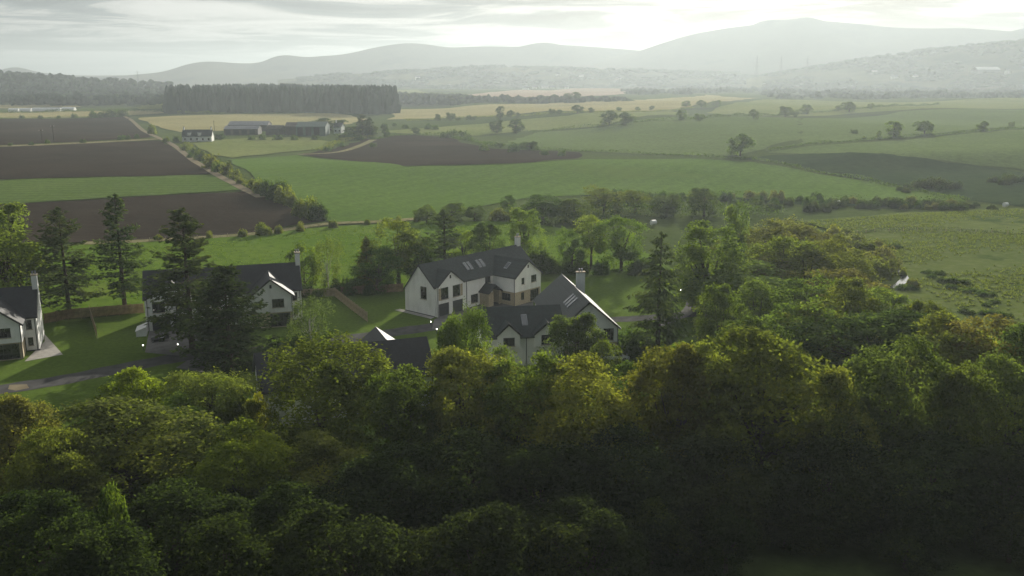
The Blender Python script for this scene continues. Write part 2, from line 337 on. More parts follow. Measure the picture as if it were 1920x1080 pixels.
# near ground
sheet('lawn', [(-120, 92), (60, 98), (60, 150), (34, 178), (10, 190), (-12, 180), (-22, 182), (-36, 180), (-62, 166), (-84, 154), (-120, 146)], M['lawn'], 0, world=True)
sheet('garden_lawn', [(1020, 545), (1150, 502), (1250, 490), (1300, 540), (1310, 640), (1180, 640), (1150, 590)], M['lawn'], .01)
ribbon('farm_track', [(228, 214), (250, 228), (292, 256), (318, 268), (345, 287), (395, 320), (440, 345), (490, 370)], 3.6, M['track'], .06)
ribbon('field_verge', [(-260, 283), (0, 274), (150, 268), (300, 260)], 10, M['verge'], .05)
ribbon('field_verge', [(160, 456), (281, 451), (480, 438), (610, 420), (720, 415), (800, 408)], 4, M['verge'], .05)
ribbon('field_verge', [(560, 289.5), (640, 284), (700, 262)], 5, M['verge'], .05)
ribbon('stream_path', [(1150, 363), (1400, 375), (1600, 382), (1800, 384)], 14, M['bank'], .04)
ribbon('road', [(-110, 752), (0, 731), (120, 712), (240, 688), (330, 672), (420, 664), (520, 654), (610, 641), (700, 629), (790, 616), (860, 607), (905, 597)], 4.6, M['tarmac'], .03)
ribbon('lane', [(1140, 600), (1180, 598), (1240, 594), (1310, 588)], 3.6, M['tarmac'], .03)
ribbon('lane', [(1225, 612), (1260, 600), (1290, 584), (1300, 560)], 2.2, M['block'], .035)
sheet('driveway', [(272, 661), (280, 619), (352, 614), (392, 608), (392, 640), (356, 650), (340, 668)], M['block'], .04)
sheet('driveway', [(330, 690), (352, 676), (430, 668), (440, 690), (400, 702)], M['block'], .045)  # only a paler patch across the near edge of the road
sheet('driveway', [(814, 600), (830, 590), (906, 571), (940, 560), (1000, 560), (1000, 600), (900, 612), (846, 622), (810, 618)], M['block'], .04)
sheet('patio', [(46, 678), (84, 640), (83, 626), (118, 665)], M['flag'], .03)
ribbon('stream', [(1640, 480), (1668, 500), (1692, 515), (1694, 526), (1676, 540)], 1.7, M['water'], .05)
sheet('road_patch', [(18, 722), (50, 721), (55, 728), (30, 733), (15, 730)], M['track'], .045)

# ------------------------------------------------------------------ hills
def hill(name, sil, D, front, mat, back=None, label=None):
    back = back or front; g = G()
    us = np.arange(sil[0][0], sil[-1][0] + 1, 12.0); vs = np.interp(us, [p[0] for p in sil], [p[1] for p in sil])
    k = np.array([1, 2, 3, 2, 1]) / 9.0; vs2 = np.convolve(np.pad(vs, 2, 'edge'), k, 'valid')
    prof = [(-1, 0), (-.85, .06), (-.7, .16), (-.55, .32), (-.4, .50), (-.27, .68), (-.15, .84), (-.06, .95), (0, 1.0), (.15, .9), (.4, .55), (.7, .2), (1, -.02)]
    for i, u in enumerate(us):
        dx, dy, _ = ray(u, VH); l = math.hypot(dx, dy)
        zt = CAMZ + D * (VH - vs2[i]) / FPX
        for a, f in prof:
            d = D + a * (front if a < 0 else back)
            nz = 0 if f in (1.0, 0) else (math.sin(u / 37 + a * 9) * .05 + math.sin(u / 16 - a * 14) * .03 + math.sin(u / 71 + a * 5) * .06) * zt
            g.v.append((dx / l * d, dy / l * d, max(-3, f * zt + nz * f)))
    n = len(prof)
    g.f = [(i * n + j, (i + 1) * n + j, (i + 1) * n + j + 1, i * n + j + 1) for i in range(len(us) - 1) for j in range(n - 1)]
    return tag(g.build(name, mat, smooth=True), label, kind='structure')
hill('distant_hill', [(-900, 138), (-500, 143), (-200, 146), (-60, 140), (0, 136), (12, 129), (22, 127), (45, 129), (75, 138), (110, 141), (180, 142), (260, 141), (340, 146)], 5600, 900, M['moor'])
hill('distant_hills', [(150, 150), (200, 144), (300, 137), (330, 130), (350, 122), (395, 117), (430, 120), (480, 122), (505, 115), (530, 108), (555, 109), (580, 112), (660, 103), (700, 93), (760, 84), (800, 86), (840, 93), (900, 90), (980, 91), (1060, 88), (1120, 92), (1200, 98), (1300, 110), (1400, 130)], 4700, 700, M['moor'])
hill('distant_hill', [(1050, 140), (1150, 112), (1200, 98), (1250, 82), (1300, 69), (1360, 60), (1430, 53), (1490, 50), (1550, 51), (1610, 57), (1660, 63), (1730, 66), (1800, 66), (1900, 74), (2000, 80), (2150, 96), (2300, 120)], 4400, 800, M['moor'])
hill('wooded_rise', [(520, 150), (640, 140), (760, 134), (900, 126), (1000, 128), (1100, 130), (1250, 134), (1400, 140), (1500, 146)], 3400, 500, M['farland'])
hill('wooded_rise', [(-1300, 150), (-900, 141), (-600, 136), (-300, 132), (-60, 138), (20, 140), (120, 150), (220, 156), (320, 160)], 2300, 500, M['farland'])
hill('wooded_rise', [(1400, 148), (1520, 130), (1640, 112), (1700, 104), (1780, 98), (1860, 92), (1960, 86), (2150, 84), (2300, 90)], 3100, 500, M['farland'])

def inpoly(u, v, q):
    c = False
    for i in range(len(q)):
        (a, b), (d, e) = q[i], q[i - 1]
        if (b > v) != (e > v) and u < (d - a) * (v - b) / (e - b) + a: c = not c
    return c
PROF = ([-1, -.85, -.7, -.55, -.4, -.27, -.15, -.06, 0], [0, .06, .16, .32, .50, .68, .84, .95, 1])
def on_rise(u, v, D, front, us, vs):
    dx, dy, _ = ray(u, VH); l = math.hypot(dx, dy); zt = CAMZ + D * (VH - np.interp(u, us, vs)) / FPX; best = None
    for a in np.linspace(-1, -.02, 80):
        d = D + a * front; z = float(np.interp(a, *PROF)) * zt; e = abs(VH - (z - CAMZ) / d * FPX - v)
        if best is None or e < best[0]: best = (e, dx / l * d, dy / l * d, z)
    return best[1:]
def tufts(name, q, n, hgt_, rad, col, label, seed, per=9):
    """tussocks of long grass, a fan of blades each"""
    r = np.random.default_rng(seed); W = [at(*p) for p in q]; x0, x1 = min(p[0] for p in W), max(p[0] for p in W); y0, y1 = min(p[1] for p in W), max(p[1] for p in W); P = []
    while len(P) < n:
        x, y = r.uniform(x0, x1), r.uniform(y0, y1)
        if math.sin(x / 9 + math.sin(y / 13) * 2) + math.sin(y / 7 - x / 17) < r.uniform(-1.6, 1.4): continue
        if inpoly(x, y, W): P.append((x, y, hgt(x, y)))
    P = np.repeat(np.array(P), per, 0); k = len(P); a = r.random(k) * 6.28; h = hgt_ * r.uniform(.5, 1.2, k); w_ = rad * r.uniform(.4, 1, k)
    b = P + np.c_[np.cos(a) * w_ * .4, np.sin(a) * w_ * .4, np.zeros(k)]; t = P + np.c_[np.cos(a) * w_ * 1.1, np.sin(a) * w_ * 1.1, h]; s_ = np.c_[-np.sin(a), np.cos(a), np.zeros(k)] * (rad * .3)
    V = np.stack([b - s_, b + s_, t], 1).reshape(-1, 3); o = link(name, fastmesh(name, V, np.arange(3 * k).reshape(-1, 3), M['leaf'], np.repeat(r.random(k) * .8, 3))); o.color = (*col, 1)
    return tag(o, label, 'grass', kind='stuff')
# ------------------------------------------------------------------ far woods: one mass each
phi = (1 + 5 ** .5) / 2
ICO_V = np.array([(-1, phi, 0), (1, phi, 0), (-1, -phi, 0), (1, -phi, 0), (0, -1, phi), (0, 1, phi), (0, -1, -phi), (0, 1, -phi), (phi, 0, -1), (phi, 0, 1), (-phi, 0, -1), (-phi, 0, 1)]) / math.hypot(1, phi)
ICO_F = np.array([(0, 11, 5), (0, 5, 1), (0, 1, 7), (0, 7, 10), (0, 10, 11), (1, 5, 9), (5, 11, 4), (11, 10, 2), (10, 7, 6), (7, 1, 8), (3, 9, 4), (3, 4, 2), (3, 2, 6), (3, 6, 8), (3, 8, 9), (4, 9, 5), (2, 4, 11), (6, 2, 10), (8, 6, 7), (9, 8, 1)])
def fastmesh(name, V, F, mat, tint=None):
    me = bpy.data.meshes.new(name); V = np.asarray(V, np.float32); F = np.asarray(F, np.int32); k = F.shape[1]
    me.vertices.add(len(V)); me.vertices.foreach_set('co', V.ravel()); me.loops.add(F.size); me.loops.foreach_set('vertex_index', F.ravel())
    me.polygons.add(len(F)); me.polygons.foreach_set('loop_start', np.arange(0, F.size, k, dtype=np.int32))
    me.materials.append(mat); me.update(calc_edges=True)
    if tint is not None:
        a = me.attributes.new('tint', 'FLOAT', 'POINT'); a.data.foreach_set('value', np.asarray(tint, np.float32))
    return me
def wood(name, pts, mat, color, label, conifer=False):
    """pts: rows of x, y, z, radius, height"""
    P = np.array(pts); V = []; F = []; T = []; k = 0; sub = []
    if conifer:
        n = 7
        for x, y, z, r, h in P:
            a = np.arange(n) / n * 2 * np.pi + rng.random(); q = []
            for zr, rr in ((0, .9), (.30, 1.0), (.34, .75), (.62, .70), (.66, .58), (.90, .34)):
                jit = 1 + rng.normal(0, .16, n)
                q.append(np.c_[x + np.cos(a) * r * rr * jit, y + np.sin(a) * r * rr * jit, z + h * (zr + rng.normal(0, .015, n))])
            V.append(np.concatenate(q + [np.array([[x, y, z + h]])])); T.append(np.full(6 * n + 1, rng.random() * .8))
            for l in range(5):
                for j in range(n):
                    A, B2 = k + l * n + j, k + l * n + (j + 1) % n; F.append((A, B2, B2 + n)); F.append((A, B2 + n, A + n))
            for j in range(n): F.append((k + 5 * n + j, k + 5 * n + (j + 1) % n, k + 6 * n))
            k += 6 * n + 1
    else:
        for x, y, z, r, h in P:
            for lobe in range(3):
                c = np.array([x + rng.normal(0, r * .4), y + rng.normal(0, r * .4), z + h * (.55 + rng.normal(0, .1))]); s = r * rng.uniform(.55, .85)
                v = ICO_V * (1 + rng.normal(0, .17, (12, 1))) * np.array([s, s, h * .42]) + c
                V.append(v); F += [tuple(t) for t in (ICO_F + k)]; T.append(np.full(12, rng.random() * .8)); k += 12
    o = link(name, fastmesh(name, np.concatenate(V), np.array(F), mat, np.concatenate(T))); o.color = (*color, 1)
    return tag(o, label, 'woodland', kind='stuff')
def scatter_world(q, n, rr, hh, seed):
    R = random.Random(seed); W = [at(*p) for p in q]; r = []
    x0, x1 = min(p[0] for p in W), max(p[0] for p in W); y0, y1 = min(p[1] for p in W), max(p[1] for p in W); tries = 0
    while len(r) < n and tries < n * 60:
        tries += 1; x, y = R.uniform(x0, x1), R.uniform(y0, y1)
        if inpoly(x, y, W): r.append((x, y, hgt(x, y) - .5, R.uniform(*rr), R.uniform(*hh)))
    return r
def scatter_belt(u0, u1, v0, v1, n, rr, hh, seed, clump=0):
    R = random.Random(seed); r = []
    while len(r) < n:
        u = R.uniform(u0, u1); v = R.uniform(v0, v1); x, y = at(u, v)
        m_ = R.randint(1, 4) if clump else 1
        for _ in range(m_):
            xx, yy = x + R.gauss(0, 14 if clump else 0), y + R.gauss(0, 14 if clump else 0)
            r.append((xx, yy, -1, R.uniform(*rr), R.uniform(*hh)))
    return r
tufts('rough_grass', [(1500, 416), (1700, 401), (1920, 392), (2080, 390), (2080, 640), (1920, 612), (1800, 582), (1730, 540), (1650, 470), (1570, 434)], 5200, .42, .55, (.085, .10, .034), 'rough tussocky grass over the right pasture', 3)
tufts('meadow_grass', [(90, 590), (180, 470), (480, 447), (640, 428), (800, 420), (960, 422), (1060, 440), (1050, 490), (900, 508), (757, 540), (628, 548), (270, 578)], 3600, .22, .4, (.085, .12, .026), 'longer grass tufts on the meadow behind the houses', 4, 7)
pl = scatter_world([(312, 213), (420, 211), (600, 211), (700, 214), (745, 212), (742, 199), (640, 193), (500, 192), (315, 197)], 2300, (3.4, 6.0), (20, 32), 1)
wood('conifer_plantation', pl, M['needle'], (.022, .036, .026), 'dark block of conifer forest beyond the pale stubble field', True)
pts = scatter_belt(-500, 310, 178, 198, 1100, (6, 10), (10, 17), 2) + scatter_belt(-500, 318, 165, 180, 900, (7, 12), (11, 18), 3)
for _ in range(1500):                                        # trees up the left rise
    u = rng.uniform(-700, 320); d = rng.uniform(1850, 2340); dx, dy, _z = ray(u, VH); l = math.hypot(dx, dy)
    zt = CAMZ + 2300 * (VH - np.interp(u, [-600, -300, -60, 20, 120, 220, 320], [136, 132, 138, 140, 150, 156, 160])) / FPX
    a = (d - 2300) / 500; f = float(np.interp(a, [-1, -.85, -.7, -.55, -.4, -.27, -.15, -.06, 0, .15], [0, .06, .16, .32, .5, .68, .84, .95, 1, .9]))
    pts.append((dx / l * d, dy / l * d, f * zt - 2, rng.uniform(6, 10), rng.uniform(9, 16)))
wood('distant_woodland', pts, M['leaf'], (.026, .040, .024), 'hazy mixed woodland on the left rise under the sky')
pts = []
for s_, (u0, u1, v0, v1, n) in enumerate([(740, 2000, 150, 152, 260), (700, 1000, 160, 166, 420), (740, 870, 183, 196, 260), (860, 1160, 186.5, 190.5, 240), (960, 1480, 158, 162, 420), (1270, 1480, 164, 172, 280), (1440, 1930, 166, 184, 760), (1500, 1640, 152, 160, 260), (1620, 1940, 150, 160, 420), (640, 960, 150, 156, 320), (1180, 1330, 171, 176, 120)]):
    pts += scatter_belt(u0, u1, v0, v1, n, (6, 11), (9, 16), 20 + s_, clump=1)
wood('distant_woodland', pts, M['leaf'], (.030, .042, .026), 'hazy belts of trees across the far plain below the hills')
pts = []
for _ in range(2600):
    u = rng.uniform(1440, 2050); a = rng.uniform(-.9, .05)
    if math.sin(u / 47 + a * 9) + math.sin(u / 21 - a * 13) + (1.2 if a > -.12 else 0) < .25: continue
    d = 3100 + a * 500; dx, dy, _z = ray(u, VH); l = math.hypot(dx, dy)
    zt = CAMZ + 3100 * (VH - np.interp(u, [1400, 1520, 1640, 1700, 1780, 1860, 1960, 2150], [148, 130, 112, 104, 98, 92, 86, 84])) / FPX
    f = float(np.interp(a, [-1, -.85, -.7, -.55, -.4, -.27, -.15, -.06, 0, .15], [0, .06, .16, .32, .5, .68, .84, .95, 1, .9]))
    pts.append((dx / l * d, dy / l * d, f * zt - 3, rng.uniform(10, 17), rng.uniform(8, 13)))
for _ in range(2200):
    u = rng.uniform(560, 1480); a = rng.uniform(-.9, .05)
    if math.sin(u / 39 + a * 8) + math.sin(u / 23 - a * 11) + (1.0 if a > -.15 else 0) < -.3: continue
    d = 3400 + a * 500; dx, dy, _z = ray(u, VH); l = math.hypot(dx, dy)
    zt = CAMZ + 3400 * (VH - np.interp(u, [520, 640, 760, 900, 1000, 1100, 1250, 1400, 1500], [150, 140, 134, 126, 128, 130, 134, 140, 146])) / FPX
    f = float(np.interp(a, [-1, -.85, -.7, -.55, -.4, -.27, -.15, -.06, 0, .15], [0, .06, .16, .32, .5, .68, .84, .95, 1, .9]))
    pts.append((dx / l * d, dy / l * d, f * zt - 3, rng.uniform(10, 17), rng.uniform(8, 12)))
wood('distant_woodland', pts, M['leaf'], (.030, .044, .030), 'faded woods covering the rises before the hills')

# ------------------------------------------------------------------ houses: local x along the front, y going back, front faces -y
def face(g, o, d, outline, holes=(), reveal=.16, rg=None):
    """a wall leaf in the vertical plane through o running along d (right as seen from outside), with real openings"""
    d = Vector(d).normalized(); nrm = Vector((d.y, -d.x))
    w3 = lambda u, z, k=0: (o[0] + d.x * u - nrm.x * k, o[1] + d.y * u - nrm.y * k, z)
    loops = [[Vector((u, z, 0)) for u, z in outline]] + [[Vector(p) for p in ((a, c, 0), (b, c, 0), (b, e, 0), (a, e, 0))] for a, b, c, e in holes]
    flat = [p for l in loops for p in l]
    g.add([w3(p.x, p.y) for p in flat], tessellate_polygon(loops))
    for a, b, c, e in holes:
        q = [(a, c), (b, c), (b, e), (a, e)]
        g.add([w3(*p) for p in q] + [w3(*p, reveal) for p in q], [(i, (i + 1) % 4, (i + 1) % 4 + 4, i + 4) for i in range(4)])
def bar(g, o, d, u0, u1, z0, z1, k0, k1):
    d = Vector(d).normalized(); n = Vector((d.y, -d.x)); P = lambda u, z, k: (o[0] + d.x * u - n.x * k, o[1] + d.y * u - n.y * k, z)
    g.add([P(u0, z0, k0), P(u1, z0, k0), P(u1, z0, k1), P(u0, z0, k1), P(u0, z1, k0), P(u1, z1, k0), P(u1, z1, k1), P(u0, z1, k1)],
          [(0, 3, 2, 1), (4, 5, 6, 7), (0, 1, 5, 4), (1, 2, 6, 5), (2, 3, 7, 6), (3, 0, 4, 7)])
def window(root, o, d, h, mull=1, trans=0, sill=True, name='window', sidepanel=None):
    a, b, c, e = h; g = G(); f = .075
    bar(g, o, d, a + .002, a + f, c + .002, e - .002, .06, .15); bar(g, o, d, b - f, b - .002, c + .002, e - .002, .06, .15)
    bar(g, o, d, a + f, b - f, c + .002, c + f, .06, .15); bar(g, o, d, a + f, b - f, e - f, e - .002, .06, .15)
    for i in range(mull): x = a + (b - a) * (i + 1) / (mull + 1); bar(g, o, d, x - .04, x + .04, c + f, e - f, .065, .145)
    for i in range(trans): z = c + (e - c) * .36; bar(g, o, d, a + f, b - f, z - .03, z + .03, .07, .14)
    w = g.build(name, M['frame'], root)
    for i in range(mull + 1):
        x0 = a + f * .9 + (b - a - 1.8 * f) * i / (mull + 1); x1 = a + f * .9 + (b - a - 1.8 * f) * (i + 1) / (mull + 1)
        p = G(); bar(p, o, d, x0, x1 - .004, c + f * .9, e - f * .9, .10, .125); p.build('pane', M['glass'], w)
    if sill: s = G(); bar(s, o, d, a - .08, b + .08, c - .09, c - .003, -.07, .14); s.build('sill', M['stone'], w)
    return w
def garage_door(root, o, d, h):
    a, b, c, e = h; g = G(); n = 4
    bar(g, o, d, a + .004, b - .004, c + .004, e - .004, .12, .2); w = g.build('garage_door', M['garage'], root)
    for i in range(n): p = G(); z0 = c + .03 + (e - c - .04) * i / n; bar(p, o, d, a + .03, b - .03, z0, z0 + (e - c - .04) / n - .025, .10, .121); p.build('panel', M['garage'], w)
def gable(g, tg, p0, p1, wl, wr, zr, zl, zrt, oe0=.35, oe1=.35, ov=.35, t=.16, barge=(True, True)):
    """pitched roof along p0 > p1; wl / wr half widths left and right of that direction, eaves at zl / zrt"""
    p0, p1 = Vector(p0), Vector(p1); d = (p1 - p0).normalized(); n = Vector((-d.y, d.x)); a, b = p0 - d * oe0, p1 + d * oe1
    for sgn, w, ze in ((1, wl, zl), (-1, wr, zrt)):
        k = (w + ov) / w; ez = zr - (zr - ze) * k; A, B2 = a + n * sgn * w * k, b + n * sgn * w * k
        q = [(a.x, a.y, zr), (b.x, b.y, zr), (B2.x, B2.y, ez), (A.x, A.y, ez)]
        if sgn > 0: q = q[::-1]
        g.slab([(x, y, z + .12) for x, y, z in q], t)
        for on, e, E in ((barge[0], a, A), (barge[1], b, B2)):
            if on:
                off = d * (.03 if e is b else -.03)
                tg.slab([(e.x + off.x, e.y + off.y, zr + .10), (E.x + off.x, E.y + off.y, ez + .10), (E.x + off.x * 2.2, E.y + off.y * 2.2, ez + .10), (e.x + off.x * 2.2, e.y + off.y * 2.2, zr + .10)], .30)
        # gutter along the eave
        m_ = n * sgn * .09; tg.slab([(A.x + m_.x, A.y + m_.y, ez + .06), (B2.x + m_.x, B2.y + m_.y, ez + .06), (B2.x - m_.x * .2, B2.y - m_.y * .2, ez + .06), (A.x - m_.x * .2, A.y - m_.y * .2, ez + .06)][::(1 if sgn > 0 else -1)], .11)
def pipe(root, x, y, z1, z0=.05): G().tube([(x, y, z0), (x, y, z1)], [.055, .055], 6).build('drain_pipe', M['trim'], root)
def chimney(root, x, y, z0, z1, wx=.95, wy=.75, pots=2):
    c = G().box(x - wx / 2, x + wx / 2, y - wy / 2, y + wy / 2, z0, z1).build('chimney', M['wall'], root)
    G().box(x - wx / 2 - .09, x + wx / 2 + .09, y - wy / 2 - .09, y + wy / 2 + .09, z1 + .003, z1 + .16).build('coping', M['stone'], c)
    for i in range(pots):
        px = x + (i - (pots - 1) / 2) * .42; G().tube([(px, y, z1 + .16), (px, y, z1 + .62), (px, y, z1 + .66)], [.13, .11, .14], 8).build('chimney_pot', M['lead'], c)
def skylight(root, p, q, r_, s_):
    """four corners on a roof slope, lifted along the slope's normal"""
    P = [Vector(x) for x in (p, q, r_, s_)]; n = (P[1] - P[0]).cross(P[3] - P[0]).normalized()
    if n.z < 0: n = -n; P = P[::-1]
    g = G(); g.slab([tuple(x + n * .20) for x in P], .22); w = g.build('skylight', M['lead'], root)
    c = sum(P, Vector()) / 4; G().slab([tuple(c + (x - c) * .86 + n * .215) for x in P], .03).build('pane', M['skyglass'], w)
def on_slope(ridge0, rdir, out, zr, ze, wdt, s, f): # point at distance s along the ridge and fraction f down the slope
    return (ridge0[0] + rdir[0] * s + out[0] * wdt * f, ridge0[1] + rdir[1] * s + out[1] * wdt * f, zr + (ze - zr) * f)
def vent(root, o, d, u, z):
    g = G(); bar(g, o, d, u - .18, u + .18, z - .3, z + .3, -.03, .02); g.build('gable_vent', M['trim'], root)
def plinth(root, segs):
    g = G()
    for o, d, L in segs: bar(g, o, d, 0, L, .0, .16, -.03, .05)
    g.build('plinth', M['trim'], root)
m, nt, b = newmat('skylight_glass'); b.inputs['Base Color'].default_value = (.12, .13, .14, 1); b.inputs['Roughness'].default_value = .15; b.inputs['Specular IOR Level'].default_value = 1.0; M['skyglass'] = m

# --- the large house in the middle: long ridge, wing towards the drive, two garages under a front gable
def main_house():
    R = empty('house', (-13.8, 159.8, 0), math.radians(48.9))
    tag(R, 'large white L-shaped house with two dark garage doors and five skylights', 'house')
    W, ST, RF, TR = G(), G(), G(), G()
    F0, X = (0, 0), (1, 0)
    hf = [(1.2, 3.1, 3.0, 5.15), (4.2, 6.1, 3.0, 5.15), (.6, 3.25, 0, 2.3), (4.15, 6.85, 0, 2.3), (9.4, 11.3, .75, 2.4), (13.3, 14.8, 3.95, 5.25)]
    B0 = (.25, -.45); sh = lambda k, L: [(a - k, b - k, c, e) for a, b, c, e in L]; face(W, B0, X, [(0, 0), (6.75, 0), (6.75, 5.5), (3.375, 8.0), (0, 5.5)], sh(.25, hf[:4])); face(W, F0, X, [(0, 0), (.25, 0), (.25, 5.5), (0, 5.5)])
    face(W, (.25, 0), (0, -1), [(0, 0), (.45, 0), (.45, 5.5), (0, 5.5)]); face(W, (7, -.45), (0, 1), [(0, 0), (.45, 0), (.45, 5.5), (0, 5.5)])
    face(W, (7, 0), X, [(0, 0), (8.4, 0), (8.4, 5.5), (0, 5.5)], [(a - 7, b - 7, c, e) for a, b, c, e in hf[4:]])
    for h in sh(.25, hf[:2]): window(R, B0, X, h, 1)
    for h in sh(.25, hf[2:4]): garage_door(R, B0, X, h)
    window(R, F0, X, hf[4], 2); window(R, F0, X, hf[5], 1)
    for u0, u1 in ((.37, .92), (5.88, 6.5)): g = G(); bar(g, B0, X, u0, u1, 2.95, 5.15, -.03, .05); g.build('stone_panel', M['stone'], R)
    vent(R, B0, X, 3.375, 6.9)
    L0, LD = (0, 7.7), (0, -1)
    hl = [(4.1, 5.7, 2.9, 5.2)]
    face(W, L0, LD, [(0, 0), (7.7, 0), (7.7, 5.5), (3.85, 9.0), (0, 4.3)], hl); window(R, L0, LD, hl[0], 1)
    WL, WD = (15.4, 0), (0, -1)                                # wing's left wall
    face(W, WL, WD, [(0, 2.7), (5.6, 2.7), (5.6, 5.5), (0, 5.5)])
    hs = [(2.2, 4.4, .8, 2.2)]; WS = (15.5, 0); face(ST, WS, WD, [(0, 0), (5.5, 0), (5.5, 2.7), (0, 2.7)], hs); window(R, WS, WD, hs[0], 2)
    WF = (15.4, -5.6); hw = [(1.9, 2.75, 3.85, 5.1), (4.7, 6.3, 3.85, 5.2)]
    face(W, WF, X, [(0, 2.7), (7.6, 2.7), (7.6, 5.5), (3.8, 8.2), (0, 5.5)], hw); window(R, WF, X, hw[0], 0); window(R, WF, X, hw[1], 2); vent(R, WF, X, 3.8, 7.1)
    W.slab([(15.4, -5.6, 2.7), (23, -5.6, 2.7), (23, 0, 2.7), (15.4, 0, 2.7)], .1)
    WF2 = (15.4, -5.5); hg = [(1.9, 2.8, .8, 2.3), (4.6, 7.1, .1, 2.35)]
    face(ST, WF2, X, [(.1, 0), (7.5, 0), (7.5, 2.6), (.1, 2.6)], hg); window(R, WF2, X, hg[0], 0); window(R, WF2, X, hg[1], 3, sill=False, name='patio_door')
    face(W, (23, -5.6), (0, 1), [(0, 0), (5.6, 0), (5.6, 5.5), (0, 5.5)]); face(W, (23, 0), X, [(0, 0), (4.4, 0), (4.4, 5.5), (0, 5.5)])
    face(W, (27.4, 0), (0, 1), [(0, 0), (7.7, 0), (7.7, 4.3), (3.85, 9), (0, 5.5)]); face(W, (27.4, 7.7), (-1, 0), [(0, 0), (27.4, 0), (27.4, 4.3), (0, 4.3)])
    W.build('wall', M['wall'], R); ST.build('stone_wall', M['stone'], R)
    gable(RF, TR, (0, 3.85), (27.4, 3.85), 3.85, 3.85, 9.0, 4.3, 5.5, .15, .2, .25)
    gable(RF, TR, (3.625, -.45), (3.625, 3.1), 3.375, 3.375, 8.0, 5.5, 5.5, .15, 0, .03, barge=(True, False))
    gable(RF, TR, (19.2, -5.6), (19.2, 3.4), 3.8, 3.8, 8.2, 5.5, 5.5, .2, 0, .25, barge=(True, False))
    RF.build('roof', M['slate'], R)
    TR.build('roof_trim', M['trim'], R)
    P = empty('porch', (0, 0, 0)); P.parent = R
    a, b_ = G(), G(); gable(a, b_, (13.4, -2.4), (13.4, 0), 1.75, 1.75, 4.0, 2.75, 2.75, .15, -.01, .2, barge=(True, False)); a.build('porch_roof', M['slate_dark'], P); b_.build('porch_trim', M['trim'], P)
    a = G(); a.v, a.f = [], []; a.slab([(11.75, -2.3, 2.65), (13.1, -2.3, 2.65), (13.1, -2.1, 2.65), (12.0, -2.1, 2.65), (12.0, -.01, 2.65), (11.75, -.01, 2.65)], 2.65); a.build('porch_wall', M['stone'], P); G().box(14.8, 15.05, -2.3, -2.05, 0, 2.7).build('porch_post', M['stone'], P)
    a = G(); bar(a, F0, X, 13.2, 14.5, .05, 2.3, -.06, -.01); a.build('door', M['trim'], P)
    chimney(R, 27.1, 3.85, 6.0, 10.6)
    for x, y, z in ((.36, -.53, 5.3), (8.2, -.08, 5.4), (15.32, -5.55, 5.4)): pipe(R, x, y, z)
    for s_ in (10.2, 11.2, 13.6, 14.6):
        q = [on_slope((0, 3.85), (1, 0), (0, -1), 9.0, 5.5, 3.85, s, f) for s, f in ((s_ - .36, .30), (s_ + .36, .30), (s_ + .36, .62), (s_ - .36, .62))]; skylight(R, *q)
    q = [on_slope((19.2, -5.6), (0, 1), (-1, 0), 8.2, 5.5, 3.8, s, f) for s, f in ((3.2, .28), (4.0, .28), (4.0, .62), (3.2, .62))]; skylight(R, *q)
    plinth(R, [(L0, LD, 7.7)]); plinth(R, [((7, 0), X, 4.7)])
    p = sheet_local(R, 'path', [(-1.3, -.4), (-.02, -.02), (-.02, 7.7), (-.02, 9.2), (-1.3, 9.2)], M['flag'])
    return R
def sheet_local(R, name, pts, mat, z=.05):
    W = [R.matrix_basis @ Vector((x, y, 0)) for x, y in pts]
    g = G().add([(p.x, p.y, z) for p in W], [tuple(range(len(W)))]); return tag(g.build(name, mat), kind='structure')
main_house()

